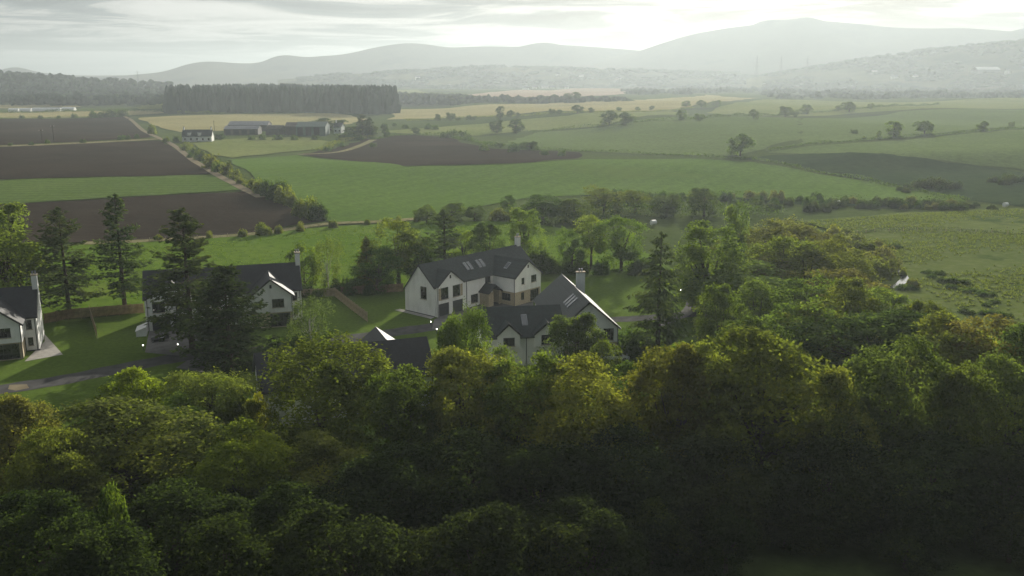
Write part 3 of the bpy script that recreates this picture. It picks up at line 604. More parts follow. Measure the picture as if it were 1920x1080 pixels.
# --- the two similar houses on the left, gables over garage and living room
def twin_house(loc, deg, label):
    R = empty('house', (*loc, 0), math.radians(deg)); tag(R, label, 'house', 'pair of similar white houses on the left')
    W, ST, RF, TR = G(), G(), G(), G(); X = (1, 0); F0 = (0, 0)
    hf = [(1.0, 3.9, 0, 2.35), (4.6, 7.4, 0, 2.35), (1.2, 3.2, 3.1, 5.0), (4.9, 6.9, 3.1, 5.0), (9.4, 10.9, .8, 2.4), (13.5, 15.2, .8, 2.4), (9.6, 10.8, 3.7, 5.1), (13.6, 15.0, 3.7, 5.1)]
    B0 = (.3, -.5); sh = lambda k, L: [(a - k, b - k, c, e) for a, b, c, e in L]
    face(W, B0, X, [(0, 0), (7.9, 0), (7.9, 5.6), (3.95, 8.4), (0, 5.6)], sh(.3, hf[:4])); face(W, (8.2, -.5), (0, 1), [(0, 0), (.5, 0), (.5, 5.6), (0, 5.6)]); face(W, (.3, 0), (0, -1), [(0, 0), (.5, 0), (.5, 5.6), (0, 5.6)])
    face(W, (8.2, 0), X, [(0, 0), (8.8, 0), (8.8, 5.6), (0, 5.6)], sh(8.2, hf[4:])); face(W, F0, X, [(0, 0), (.3, 0), (.3, 5.6), (0, 5.6)])
    for h in sh(.3, hf[:2]): garage_door(R, B0, X, h)
    for h in sh(.3, hf[2:4]): window(R, B0, X, h, 1)
    for h in hf[4:]: window(R, F0, X, h, 1)
    g = G(); bar(g, F0, X, 11.5, 12.5, .05, 2.2, -.03, .04); g.build('door', M['trim'], R)
    hr = [(.25, 1.1, 3.5, 5.0), (.3, 1.05, .9, 2.2)]; face(W, (24, 0), X, [(0, 0), (1.8, 0), (1.8, 5.6), (0, 5.6)], hr)
    for h in hr: window(R, (24, 0), X, h, 0)
    PF = (17, -4.2); hp = [(3.6, 5.6, 3.5, 5.0), (.9, 1.8, 3.5, 4.7)]
    face(W, PF, X, [(0, 2.75), (7, 2.75), (7, 5.7), (3.5, 8.5), (0, 5.7)], hp); window(R, PF, X, hp[0], 1); window(R, PF, X, hp[1], 0); vent(R, PF, X, 3.5, 7.2)
    W.slab([(17, -4.2, 2.75), (24, -4.2, 2.75), (24, 0, 2.75), (17, 0, 2.75)], .1)
    PF2 = (17, -4.08); hd = [(3.2, 6.5, .1, 2.45)]; face(ST, PF2, X, [(.1, 0), (6.9, 0), (6.9, 2.65), (.1, 2.65)], hd)
    window(R, PF2, X, hd[0], 2, 1, sill=False, name='patio_door')
    face(W, (24, -4.2), (0, 1), [(0, 2.75), (4.2, 2.75), (4.2, 5.7), (0, 5.7)]); face(ST, (23.88, -4.1), (0, 1), [(0, 0), (4.1, 0), (4.1, 2.7), (0, 2.7)])
    face(W, (17, 0), (0, -1), [(0, 2.75), (4.2, 2.75), (4.2, 5.7), (0, 5.7)]); face(ST, (17.12, 0), (0, -1), [(0, 0), (4.08, 0), (4.08, 2.7), (0, 2.7)])
    hl = [(3.2, 4.6, 3.4, 5.0)]; face(W, (0, 9), (0, -1), [(0, 0), (9, 0), (9, 5.6), (4.5, 9.4), (0, 5.6)], hl); window(R, (0, 9), (0, -1), hl[0], 1)
    face(W, (25.8, 0), (0, 1), [(0, 0), (9, 0), (9, 5.6), (4.5, 9.4), (0, 5.6)]); face(W, (25.8, 9), (-1, 0), [(0, 0), (25.8, 0), (25.8, 5.6), (0, 5.6)])
    W.build('wall', M['wall'], R); ST.build('stone_wall', M['stone'], R)
    gable(RF, TR, (0, 4.5), (25.8, 4.5), 4.5, 4.5, 9.4, 5.6, 5.6, .2, .2, .3)
    gable(RF, TR, (4.25, -.5), (4.25, 3.3), 3.95, 3.95, 8.4, 5.6, 5.6, .2, 0, .03, barge=(True, False))
    gable(RF, TR, (20.5, -4.2), (20.5, 3.6), 3.5, 3.5, 8.5, 5.7, 5.7, .35, 0, .4, barge=(True, False))
    RF.build('roof', M['slate_dark'], R); TR.build('roof_trim', M['trim'], R)
    chimney(R, 25.75, 4.5, 5.5, 11.2, .8, 1.25)
    for x, y in ((.42, -.58), (8.5, -.08), (25.55, -.08), (23.9, -4.28)): pipe(R, x, y, 5.4)
    plinth(R, [((8.2, 0), X, 3.2)]); plinth(R, [((24, 0), X, 1.8), ((25.8, 0), (0, 1), 9)])
    return R
twin_house((-61.8, 150.8), 17, 'white house with grey roof half hidden behind two dark conifers')
twin_house((-98.2, 129.8), 22, 'white house with chimney and stone terrace cut by the left edge')

# --- the house in front of it, right: broad gable on the right and a lower range with two wall dormers
def gable_house():
    R = empty('house', (-4.2, 130.6, 0), math.radians(9.0)); tag(R, 'white house with sunlit roof edge, tall chimney and two small gabled dormers', 'house')
    W, ST, RF, TR = G(), G(), G(), G(); X = (1, 0); F0 = (0, 0)
    hf = [(2.9, 4.6, 3.2, 4.5), (8.6, 10.4, 3.2, 4.7)]; E_ = 12.2
    face(W, F0, X, [(0, 0), (E_, 0), (E_, 4.6), (0, 4.6)])
    for h, a, b in ((hf[0], 2.0, 5.4), (hf[1], 7.6, 11.4)):
        o = (a, -.42); hh = [(h[0] - a, h[1] - a, h[2], h[3])]; k = b - a
        face(W, o, X, [(0, 2.9), (k, 2.9), (k, 5.0), (k / 2, 6.6), (0, 5.0)], hh); window(R, o, X, hh[0], 1)
        face(W, (a, 0), (0, -1), [(0, 2.9), (.42, 2.9), (.42, 5.0), (0, 5.0)]); face(W, (b, -.42), (0, 1), [(0, 2.9), (.42, 2.9), (.42, 5.0), (0, 5.0)])
        W.slab([(a, -.42, 2.9), (b, -.42, 2.9), (b, 0, 2.9), (a, 0, 2.9)], .02)
    face(W, (0, 8.4), (0, -1), [(0, 0), (8.4, 0), (8.4, 4.6), (4.2, 8.0), (0, 4.6)]); face(W, (E_, 0), (0, 1), [(0, 0), (8.4, 0), (8.4, 4.6), (4.2, 8.0), (0, 4.6)])
    face(W, (E_, 8.4), (-1, 0), [(0, 0), (E_, 0), (E_, 4.6), (0, 4.6)])
    # right block: ridge runs back from the gable
    GX, GW, GY, GL = 16.1, 4.6, 1.0, 19.6; RZ, EZ = 9.15, 5.1
    GF = (GX - GW, GY); hg = [(6.9, 8.5, 3.0, 4.9), (7.0, 8.7, .1, 2.4), (2.2, 4.2, 3.0, 4.6)]
    face(W, GF, X, [(0, 2.75), (2 * GW, 2.75), (2 * GW, EZ), (GW, RZ), (0, EZ)], [hg[0], hg[2]]); window(R, GF, X, hg[0], 1); window(R, GF, X, hg[2], 1); vent(R, GF, X, GW, 7.3)
    face(ST, (GX - GW, GY + .1), X, [(0, 0), (2 * GW - .1, 0), (2 * GW - .1, 2.74), (0, 2.74)], [hg[1]]); window(R, (GX - GW, GY + .1), X, hg[1], 1, sill=False, name='patio_door')
    face(W, (GX + GW, GY), (0, 1), [(0, 0), (GL, 0), (GL, EZ), (0, EZ)], [(3, 5, 3.4, 4.9), (8, 10, 3.4, 4.9)])
    for h in ((3, 5, 3.4, 4.9), (8, 10, 3.4, 4.9)): window(R, (GX + GW, GY), (0, 1), h, 1)
    face(W, (GX - GW, GY + GL), (0, -1), [(0, 0), (GL, 0), (GL, EZ), (0, EZ)]); face(W, (GX + GW, GY + GL), (-1, 0), [(0, 0), (2 * GW, 0), (2 * GW, EZ), (GW, RZ), (0, EZ)])
    W.build('wall', M['wall'], R); ST.build('stone_wall', M['stone'], R)
    gable(RF, TR, (0, 4.2), (12.2, 4.2), 4.2, 4.2, 8.0, 4.6, 4.6, .25, .15, .3, barge=(True, False))
    gable(RF, TR, (3.7, -.42), (3.7, 2.3), 1.7, 1.7, 6.6, 5.0, 5.0, .2, 0, .15, barge=(True, False)); gable(RF, TR, (9.5, -.42), (9.5, 2.3), 1.9, 1.9, 6.6, 5.0, 5.0, .2, 0, .15, barge=(True, False))
    gable(RF, TR, (GX, GY), (GX, GY + GL), GW, GW, RZ, EZ, EZ, .3, .2, .3)
    RF.build('roof', M['slate'], R); TR.build('roof_trim', M['trim'], R)
    a = G(); b_ = G(); gable(a, b_, (7.2, 11.0), (12.0, 11.0), 2.2, 2.2, 6.0, 4.3, 4.3, .2, 0, .2, barge=(True, False)); e = a.build('rear_roof', M['slate_dark'], R)
    a = G().box(7.3, 11.5, 8.9, 13.1, 0, 4.3); a.build('rear_wall', M['wall'], R)
    chimney(R, 18.4, 16.6, 6.0, 10.3, 1.35, .8)
    for s_ in (4.6, 5.9, 7.2):
        q = [on_slope((GX, GY), (0, 1), (-1, 0), RZ, EZ, GW, s, f) for s, f in ((s_ - .36, .14), (s_ + .36, .14), (s_ + .36, .48), (s_ - .36, .48))]; skylight(R, *q)
    q = [on_slope((0, 4.2), (1, 0), (0, -1), 8.0, 4.6, 4.2, s, f) for s, f in ((6.0, .30), (6.9, .30), (6.9, .66), (6.0, .66))]; skylight(R, *q)
    for x, y, z in ((6.4, -.08, 4.5), (.12, -.08, 4.4), (GX + GW - .1, GY - .08, 5.4)): pipe(R, x, y, z)
gable_house()

# --- the long dark roof in front, mostly behind the near trees
def long_house():
    R = empty('house', (-30.4, 106.5, 0), math.radians(20.0)); tag(R, 'white house under a long dark slate roof seen over the near trees', 'house')
    W, RF, TR = G(), G(), G(); X = (1, 0); L = 21.6
    hf = [(3, 5, 3.2, 4.6), (8, 9.6, .8, 2.2), (14.5, 16.2, .8, 2.3), (18, 20, .8, 2.3), (14.5, 16, 3.3, 4.5), (18, 19.5, 3.3, 4.5)]
    face(W, (0, 0), X, [(0, 0), (L, 0), (L, 4.7), (0, 4.7)], hf)
    for h in hf: window(R, (0, 0), X, h, 1)
    face(W, (0, 9), (0, -1), [(0, 0), (9, 0), (9, 4.7), (4.5, 8.2), (0, 4.7)]); face(W, (L, 0), (0, 1), [(0, 0), (9, 0), (9, 4.7), (4.5, 8.2), (0, 4.7)], [(3.5, 5.2, 3.2, 4.6)]); window(R, (L, 0), (0, 1), (3.5, 5.2, 3.2, 4.6), 1)
    face(W, (L, 9), (-1, 0), [(0, 0), (L, 0), (L, 4.7), (0, 4.7)])
    wx, ww = 16.6, 4.2
    face(W, (wx - ww, 11.5), (0, -1), [(0, 0), (2.5, 0), (2.5, 4.9), (0, 4.9)]); face(W, (wx + ww, 9), (0, 1), [(0, 0), (2.5, 0), (2.5, 4.9), (0, 4.9)]); face(W, (wx + ww, 11.5), (-1, 0), [(0, 0), (2 * ww, 0), (2 * ww, 4.9), (ww, 8.2), (0, 4.9)])
    W.build('wall', M['wall'], R)
    gable(RF, TR, (0, 4.5), (L, 4.5), 4.5, 4.5, 8.2, 4.7, 4.7, .3, .3, .35); gable(RF, TR, (wx, 5.2), (wx, 11.5), ww, ww, 8.15, 4.9, 4.9, 0, .3, .35, barge=(False, True))
    RF.build('roof', M['slate_dark'], R); TR.build('roof_trim', M['trim'], R)
    for x in (.15, 12, 21.4): pipe(R, x, -.08, 4.5)
long_house()

# ------------------------------------------------------------------ the farm beyond the fields and other far buildings
def shed(name, u, v, wpx, dpt, eave, rise, deg, wall, roof, label, cat='barn', windows=0, dormers=0, chim=0, open_front=False):
    x, y = at(u, v); wd = wpx * math.hypot(y, CAMZ) / FPX
    R = empty(name, (x, y, hgt(x, y) - .1), math.radians(deg)); tag(R, label, cat); W, RF, TR = G(), G(), G()
    hs = [(wd * (i + .5) / windows - .6, wd * (i + .5) / windows + .6, .9, 2.2) for i in range(windows)]
    o = (-wd / 2, 0); face(W, o, (1, 0), [(0, -1.5), (wd, -1.5), (wd, eave), (0, eave)], hs)
    for h in hs: window(R, o, (1, 0), h, 1)
    face(W, (-wd / 2, dpt), (0, -1), [(0, -1.5), (dpt, -1.5), (dpt, eave), (dpt / 2, eave + rise), (0, eave)]); face(W, (wd / 2, 0), (0, 1), [(0, -1.5), (dpt, -1.5), (dpt, eave), (dpt / 2, eave + rise), (0, eave)]); face(W, (wd / 2, dpt), (-1, 0), [(0, -1.5), (wd, -1.5), (wd, eave), (0, eave)])
    W.build('wall', wall, R); gable(RF, TR, (-wd / 2, dpt / 2), (wd / 2, dpt / 2), dpt / 2, dpt / 2, eave + rise, eave, eave, .2, .2, .3)
    for i in range(dormers):
        cx = -wd / 2 + wd * (i + .7) / (dormers + .9); g = G().box(cx - 1.0, cx + 1.0, .3, dpt / 2, eave + .2, eave + 1.9); g.slab([(cx - 1.2, .1, eave + 2.1), (cx + 1.2, .1, eave + 2.1), (cx + 1.2, dpt / 2, eave + 2.1), (cx - 1.2, dpt / 2, eave + 2.1)], .2); g.build('dormer', wall, R)
    if open_front:
        for i in range(int(wd // 6)): g = G(); bar(g, o, (1, 0), 6 * i + 1, 6 * i + 5, .05, eave - .6, -.05, .04); g.build('bay_panel', M['black'], R)  # a black panel on the wall marks each bay of the open front
    RF.build('roof', roof, R); TR.build('roof_trim', M['trim'], R)
    for i in range(chim): chimney(R, (-wd / 2 + .7) if i == 0 else (wd / 2 - .7), dpt / 2, eave, eave + rise + 1.6, .9, .8, 2)
    return R
shed('cottage', 369.5, 265, 53, 8, 3.6, 4.0, 6, M['wall'], M['slate'], 'long white farm cottage with two dormers beside the track hedge', 'cottage', 5, 2, 2)
shed('barn', 452, 252, 62, 14, 4.0, 2.2, 3, M['farmdark'], M['farmroof'], 'low barn with a wide pale grey sheet roof', open_front=True)
shed('barn', 465, 246, 72, 16, 5.0, 2.5, 2, M['farmdark'], M['farmroof'], 'longest grey roofed barn behind the low barn')
shed('barn', 512, 252, 28, 13, 4.0, 2.5, -8, M['farmdark'], M['farmdark'], 'brown barn between the grey barns and the green barn')
shed('barn', 546, 252, 21, 18, 6.0, 2.6, 4, M['farmdark'], M['farmdark'], 'small dark barn against the left end of the green barn')
shed('barn', 583, 254, 54, 22, 6.5, 3.0, 3, M['farmgreen'], M['farmgreen'], 'big green metal barn with a pale ridge line', open_front=True)
shed('farmhouse', 633, 249, 14, 8, 4.5, 3, -10, M['wall'], M['slate'], 'small white farmhouse half behind trees right of the green barn', 'house', 2, 0, 1)
_w = on_rise(1854, 138, 3100, 500, [1400, 1520, 1640, 1700, 1780, 1860, 1960, 2150], [148, 130, 112, 104, 98, 92, 86, 84])
R = empty('warehouse', _w, .1); tag(R, 'large warehouse with a bright white roof on the wooded right slope', 'warehouse')
G().box(-32, 32, 0, 34, -8, 10).build('wall', M['farmroof'], R); RF, TR = G(), G(); gable(RF, TR, (-32, 17), (32, 17), 17, 17, 17, 10, 10, .5, .5, .6); RF.build('roof', M['white'], R)
_far = [(985, 166, 12), (1002, 166, 9), (1022, 165, 14), (1036, 166, 8), (1056, 164, 12), (1062, 166, 7), (1109, 163, 18), (1172, 164, 13), (1186, 165, 8), (1218, 164, 12), (1160, 151, 10), (1090, 146, 8), (1047, 143, 8), (782, 149, 8), (842, 163, 6), (727, 168, 6), (1679, 148, 13), (1722, 147, 18), (1757, 146, 12), (1668, 164, 22), (1720, 163, 14), (1783, 161, 46), (1905, 160, 28), (1560, 161, 30), (110, 164, 6), (40, 171, 7), (128, 172, 6), (146, 180, 7), (1640, 140, 10), (1890, 138, 8)]
for i, (u, v, wpx) in enumerate(_far):
    if v > 157: x, y = at(u, v); z = hgt(x, y) - .5
    elif u > 1450: x, y, z = on_rise(u, v, 3100, 500, [1400, 1520, 1640, 1700, 1780, 1860, 1960, 2150], [148, 130, 112, 104, 98, 92, 86, 84]); z += 3
    else: x, y, z = on_rise(u, v, 3400, 500, [520, 640, 760, 900, 1000, 1100, 1250, 1400, 1500], [150, 140, 134, 126, 128, 130, 134, 140, 146]); z += 4
    wd = max(8, wpx * y / FPX); k = 14 if wd > 30 else 8
    R = empty('far_house', (x, y, z), math.radians((i * 37) % 30 - 15)); wide = wd > 30
    tag(R, 'long pale industrial building among the far trees' if wide else 'tiny pale house among the far trees', 'building' if wide else 'house', 'long pale buildings on the far plain' if wide else 'tiny pale houses on the far plain')
    G().box(-wd / 2, wd / 2, 0, k, -9, 5).build('wall', M['wall'], R)
    RF, TR = G(), G(); gable(RF, TR, (-wd / 2, k / 2), (wd / 2, k / 2), k / 2, k / 2, 8.5, 5, 5, .3, .3, .4); RF.build('roof', M['farmroof'] if i % 3 else M['slate'], R)
for i, (u0, u1, v) in enumerate([(15, 33, 209), (36, 57, 208.5), (60, 112, 208), (115, 138, 207)]):
    x, y = at((u0 + u1) / 2, v); wd = (u1 - u0) * y / FPX
    R = empty('polytunnel', (x, y, hgt(x, y) - .3)); tag(R, ['short pale polytunnel nearest the left edge', 'second pale polytunnel from the left edge', 'longest pale polytunnel in the row beyond the ploughed field', 'pale polytunnel at the right end of the row'][i], 'polytunnel')
    g = G(); n = 8
    for s_ in (-wd / 2, wd / 2): g.v += [(s_, 4 + 4 * math.cos(math.pi * j / n), 4.2 * math.sin(math.pi * j / n)) for j in range(n + 1)]
    g.f = [(j, j + 1, n + 2 + j, n + 1 + j) for j in range(n)] + [tuple(range(n, -1, -1)), tuple(range(n + 1, 2 * n + 2))]; g.build('cover', M['white'], R)
    g = G()
    for k in range(int(wd // 8) + 1): xx = -wd / 2 + k * 8; g.tube([(xx, 4 + 4.06 * math.cos(math.pi * j / n), 4.26 * math.sin(math.pi * j / n)) for j in range(n + 1)], [.07] * (n + 1), 4)
    g.build('hoop', M['metal'], R)

# ------------------------------------------------------------------ trees: every tree is trunk + crown; meshes are shared, tint and size are each tree's own
def quads(c, n, l, w, tint, r):
    k = len(c); n = n / np.linalg.norm(n, axis=1, keepdims=True); t = r.normal(size=(k, 3)); t -= n * (t * n).sum(1, keepdims=True); t /= np.linalg.norm(t, axis=1, keepdims=True); b = np.cross(n, t)
    l = (l * r.uniform(.7, 1.3, k))[:, None] / 2; w = (w * r.uniform(.7, 1.3, k))[:, None] / 2; fold = n * l * .35
    V = np.stack([c - t * l - fold, c - b * w, c + t * l - fold * .6, c + b * w], 1).reshape(-1, 3)
    return V, np.arange(4 * k).reshape(-1, 4), np.repeat(tint, 4)
def crown_mesh(name, parts, mat):
    V, F, T, k = [], [], [], 0
    for v, f, t in parts: V.append(v); F.append(f + k); T.append(t); k += len(v)
    return fastmesh(name, np.concatenate(V), np.concatenate(F), mat, np.clip(np.concatenate(T), 0, 1))
def broad(seed, H=16, R=6, cb=.18, nl=14, clumps=700, leaves=50, l=.3, droop=0., flat=.45, cr=.11, warm=.1, trunk_r=.028, bark='bark', stems=1, top=1.0, limbs=True):
    r = np.random.default_rng(seed); z0 = H * cb; hh = (H - z0) / 2; cz = z0 + hh
    i = np.arange(nl * 2) + .5; ph = np.arccos(1 - 2 * i / (nl * 2)); th = np.pi * (1 + 5 ** .5) * i + r.random() * 6
    D = np.c_[np.cos(th) * np.sin(ph), np.sin(th) * np.sin(ph), np.cos(ph)] + r.normal(0, .22, (nl * 2, 3)); D = D[D[:, 2] > -.8]; D = D[r.permutation(len(D))[:nl]]
    D /= np.linalg.norm(D, axis=1, keepdims=True)
    shape = np.where(D[:, 2:] > 0, 1, 1.0)
    LC = D * np.array([R, R, hh * top]) * r.uniform(.38, .84, (nl, 1)) * shape + np.array([0, 0, cz]); LR = R * r.choice([.20, .30, .40, .54], nl) * r.uniform(.9, 1.1, nl)
    LR = np.minimum(LR, np.maximum(.3 * R, H - LC[:, 2])); lt = r.random(nl) * .35 + np.where(r.random(nl) < warm, .3, 0)
    per = max(2, int(clumps / nl)); C_, O_, T_ = [], [], []
    zs = min(1.0, max(.75, hh / R * .8))
    for a in range(nl):
        d = r.normal(size=(per, 3)) + D[a] * .55 + np.array([0, 0, .25 if D[a, 2] > 0 else -.1]); d /= np.linalg.norm(d, axis=1, keepdims=True)
        p = LC[a] + d * LR[a] * np.array([1, 1, zs]) * r.uniform(.72, 1.1, (per, 1)); keep = np.ones(per, bool)
        for b in range(nl):
            if b != a: keep &= (np.linalg.norm((p - LC[b]) / np.array([1, 1, zs]), axis=1) > LR[b] * .72)
        p, d = p[keep], d[keep]; 
        C_.append(p); O_.append(d); T_.append(lt[a] + r.random(len(p)) * .35)
    P, O, T = np.concatenate(C_), np.concatenate(O_), np.concatenate(T_); m_ = len(P); k = leaves; s = R * cr
    rr_ = np.percentile(np.hypot(P[:, 0], P[:, 1]), 95); P[:, :2] *= R * .97 / rr_; LC[:, :2] *= R * .97 / rr_
    hi = np.percentile(P[:, 2], 99.3) - droop * R * .12; lo = np.percentile(P[:, 2], 1); f_ = (H * .985 - z0) / (hi - lo); P[:, 2] = z0 + (P[:, 2] - lo) * f_; LC[:, 2] = z0 + (LC[:, 2] - lo) * f_
    off = r.normal(size=(m_, k, 3)) * np.array([s, s, s * flat]); rad2 = (off[:, :, :2] ** 2).sum(2)
    off[:, :, 2] -= rad2 / (s * 3.0) * (.35 + droop)
    if droop: off[:, :, 2] -= np.abs(r.normal(size=(m_, k))) * s * 2.2 * droop
    c = (P[:, None] + off).reshape(-1, 3); n = (O[:, None] * .5 + np.array([0, 0, .45]) + r.normal(size=(m_, k, 3)) * .55).reshape(-1, 3)
    t = (T[:, None] + r.normal(0, .10, (m_, k)) + r.choice([0, .22], (m_, k), p=[.93, .07])).reshape(-1)
    g = G(); g2 = []
    for st in range(stems):
        bx, by = (r.normal(0, R * .06, 2) if stems > 1 else (0, 0)); tx, ty = r.normal(0, R * (.12 if stems == 1 else .3), 2)
        rr = H * trunk_r / math.sqrt(stems); top_z = H * (.62 if limbs else .85)
        ps = [(bx + tx * f * f, by + ty * f * f, top_z * f - (.5 if f == 0 else 0)) for f in (0, .06, .25, .5, .75, 1)]
        g.tube(ps, [rr * 1.5, rr * 1.1, rr * .9, rr * .7, rr * .5, rr * .2], 7)
        if limbs:
            for a in range(st, nl, stems):
                f = r.uniform(.3, .9); q = Vector((bx + tx * f * f, by + ty * f * f, top_z * f)); e = Vector(LC[a]); mid = q.lerp(e, .5) + Vector((0, 0, -.04 * H))
                if e.z > q.z: g.tube([q, mid, e], [rr * .42, rr * .28, rr * .1], 5, False)
    return crown_mesh('crown', [quads(c, n, l, l * .62, t, r)], M['leaf']), g.mesh('trunk', M[bark], True), H, R
def bushy(seed, R=2.0, H=2.4, nl=7, n=1800, l=.28):
    r = np.random.default_rng(seed); a = r.random(nl) * 6.28; d = R * .62 * np.sqrt(r.random(nl)); cx, cy_ = np.cos(a) * d, np.sin(a) * d
    rr = R * r.uniform(.34, .55, nl); hh = H * r.uniform(.55, 1.0, nl); hh[0] = H; i = r.choice(nl, n, p=rr ** 2 / (rr ** 2).sum())
    v = r.normal(size=(n, 3)); v[:, 2] = np.abs(v[:, 2]); v /= np.linalg.norm(v, axis=1, keepdims=True); k = r.uniform(.78, 1.12, (n, 1)) * (1 + .12 * np.sin(v[:, :1] * 9 + v[:, 1:2] * 7))
    p = np.c_[cx[i], cy_[i], np.zeros(n)] + v * k * np.c_[rr[i], rr[i], hh[i]]; s = r.random(nl)[i] * .4 + r.random(n) * .4
    g = G(); [g.tube([(0, 0, -.1), (cx[j] * .6, cy_[j] * .6, hh[j] * .6)], [.05, .02], 4, False) for j in range(nl)]
    return crown_mesh('crown', [quads(p, v * .6 + r.normal(0, .6, (n, 3)), l, l * .65, s, r)], M['leaf']), g.mesh('trunk', M['bark'], True), H, R
def conifer(seed, H=20, R=5, base=.16, whorls=30, per=6, droop=.25, dens=22, l=.62, w=.2, tipup=.3, power=.66, sparse=0.):
    r = np.random.default_rng(seed); g = G(); cs, ds, ts = [], [], []
    g.tube([(0, 0, -.5), (.05, 0, H * .3), (0, .05, H * .7), (0, 0, H * .99)], [H * .021, H * .016, H * .008, .03], 8)
    for i in range(whorls):
        t = i / (whorls - 1); z = H * (base + (1 - base) * t ** .92 * .985); L0 = R * (1 - t) ** power * (1 if t > .12 else .72 + t * 2.3) + .25
        for j in range(max(3, int(per * (1 - t * .35)))):
            if r.random() < sparse: continue
            az = r.random() * 2 * np.pi; L = L0 * r.uniform(.55, 1.15); el = (.55 * t - droop * (1 - t)) + r.normal(0, .1)
            d = np.array([np.cos(az), np.sin(az), 0]); k = max(5, int(dens * L / R * 1.6 + 3)); f = r.uniform(.12, 1, k) ** .8
            zc = z + L * f * math.tan(el) + tipup * L * f ** 2.6 * .5 - (droop * .8 * L * f ** 2 if tipup <= 0 else 0)
            lat = r.normal(0, 1, k) * (.16 + .28 * (1 - f)) * L * .6; side = np.array([-d[1], d[0], 0])
            c = d * (L * f)[:, None] + side * lat[:, None]; c[:, 2] += zc - np.abs(lat) * .22 + r.normal(0, .07, k)
            dirv = d * .8 + side * np.sign(lat)[:, None] * .7 + r.normal(0, .3, (k, 3)); dirv[:, 2] += -.15 - (.8 if tipup <= 0 else 0)
            cs.append(c); ds.append(dirv); ts.append(np.full(k, r.random() * .5) + f * .25 + t * .1)
            if L > .6:
                pts = [tuple(d * L * q + np.array([0, 0, z + L * q * math.tan(el) + tipup * L * q ** 2.6 * .5 - (droop * .8 * L * q ** 2 if tipup <= 0 else 0)])) for q in (0, .5, 1)]
                g.tube(pts, [.05 * (1 - t) + .02, .03, .01], 3, False)
    c, d, t = np.concatenate(cs), np.concatenate(ds), np.concatenate(ts); k = len(c)
    rep = 2; c = np.repeat(c, rep, 0) + r.normal(0, .09, (k * rep, 3)); d = np.repeat(d, rep, 0) + r.normal(0, .25, (k * rep, 3)); t = np.repeat(t, rep) + r.normal(0, .1, k * rep)
    d /= np.linalg.norm(d, axis=1, keepdims=True); u = r.normal(0, .6, (len(c), 3)) + np.array([0, 0, 1.]); b = np.cross(d, u); b /= np.linalg.norm(b, axis=1, keepdims=True)
    ll = (l * r.uniform(.6, 1.3, len(c)))[:, None] / 2; ww = (w * r.uniform(.7, 1.3, len(c)))[:, None] / 2
    V = np.stack([c - d * ll, c - b * ww + d * ll * .2, c + d * ll, c + b * ww + d * ll * .2], 1).reshape(-1, 3)
    rr_ = np.percentile(np.hypot(c[:, 0], c[:, 1]), 96); V[:, :2] *= R / rr_
    return crown_mesh('crown', [(V, np.arange(4 * len(c)).reshape(-1, 4), np.repeat(t, 4))], M['needle']), g.mesh('trunk', M['bark'], True), H, R
K = {}
# near wood: dense, fine leaved
K['near'] = [broad(100 + i, 18, 7.2, .06, 26, 1500, 26, .46, warm=.15, flat=.35, cr=.085, top=.95) for i in range(5)]
K['neardroop'] = [broad(120 + i, 15, 6, .10, 18, 900, 36, .36, droop=.9, warm=.05, cr=.07, flat=.7) for i in range(2)]
K['nearsmall'] = [broad(130 + i, 9, 4.2, .02, 13, 600, 26, .34, warm=.15, cr=.085) for i in range(2)]
K['maple'] = [broad(140, 13, 6, .1, 14, 700, 40, .42, warm=.35, cr=.09, flat=.35)]
# middle distance
K['mid'] = [broad(150 + i, 13, 5.2, .03, 18, 480, 26, .42, warm=.12, cr=.10) for i in range(4)]
K['open'] = [broad(160 + i, 12, 4.2, .18, 13, 330, 24, .38, warm=.1, cr=.12) for i in range(2)]
K['tall'] = [broad(165, 16, 4.6, .08, 14, 460, 26, .42, warm=.05, cr=.11, top=1.0)]
K['birch'] = [broad(170, 10, 3.0, .3, 10, 190, 22, .28, droop=.9, cr=.12, trunk_r=.02, bark='birch_bark', stems=3, flat=.8)]
K['bush'] = [bushy(180 + i, l=.34) for i in range(4)]
K['tussock'] = [bushy(190 + i, 2.0, 1.0, 6, 900, .34) for i in range(2)]
K['conifer'] = [conifer(200, per=6, dens=27, w=.23), conifer(201, 20, 4.6, .2, 26, 6, dens=26, w=.23), conifer(202, 20, 5.4, .17, 26, 7, dens=28, w=.23)]
K['densecon'] = [conifer(205, 17, 6, .04, 34, 9, .12, 26, .6, .24, .35, .7), conifer(206, 14, 4, .03, 30, 9, .1, 24, .55, .22, .3, .75)]
K['larch'] = [conifer(208, 21, 5.2, .05, 30, 6, .22, 26, .7, .2, 0.0, .8, .12)]
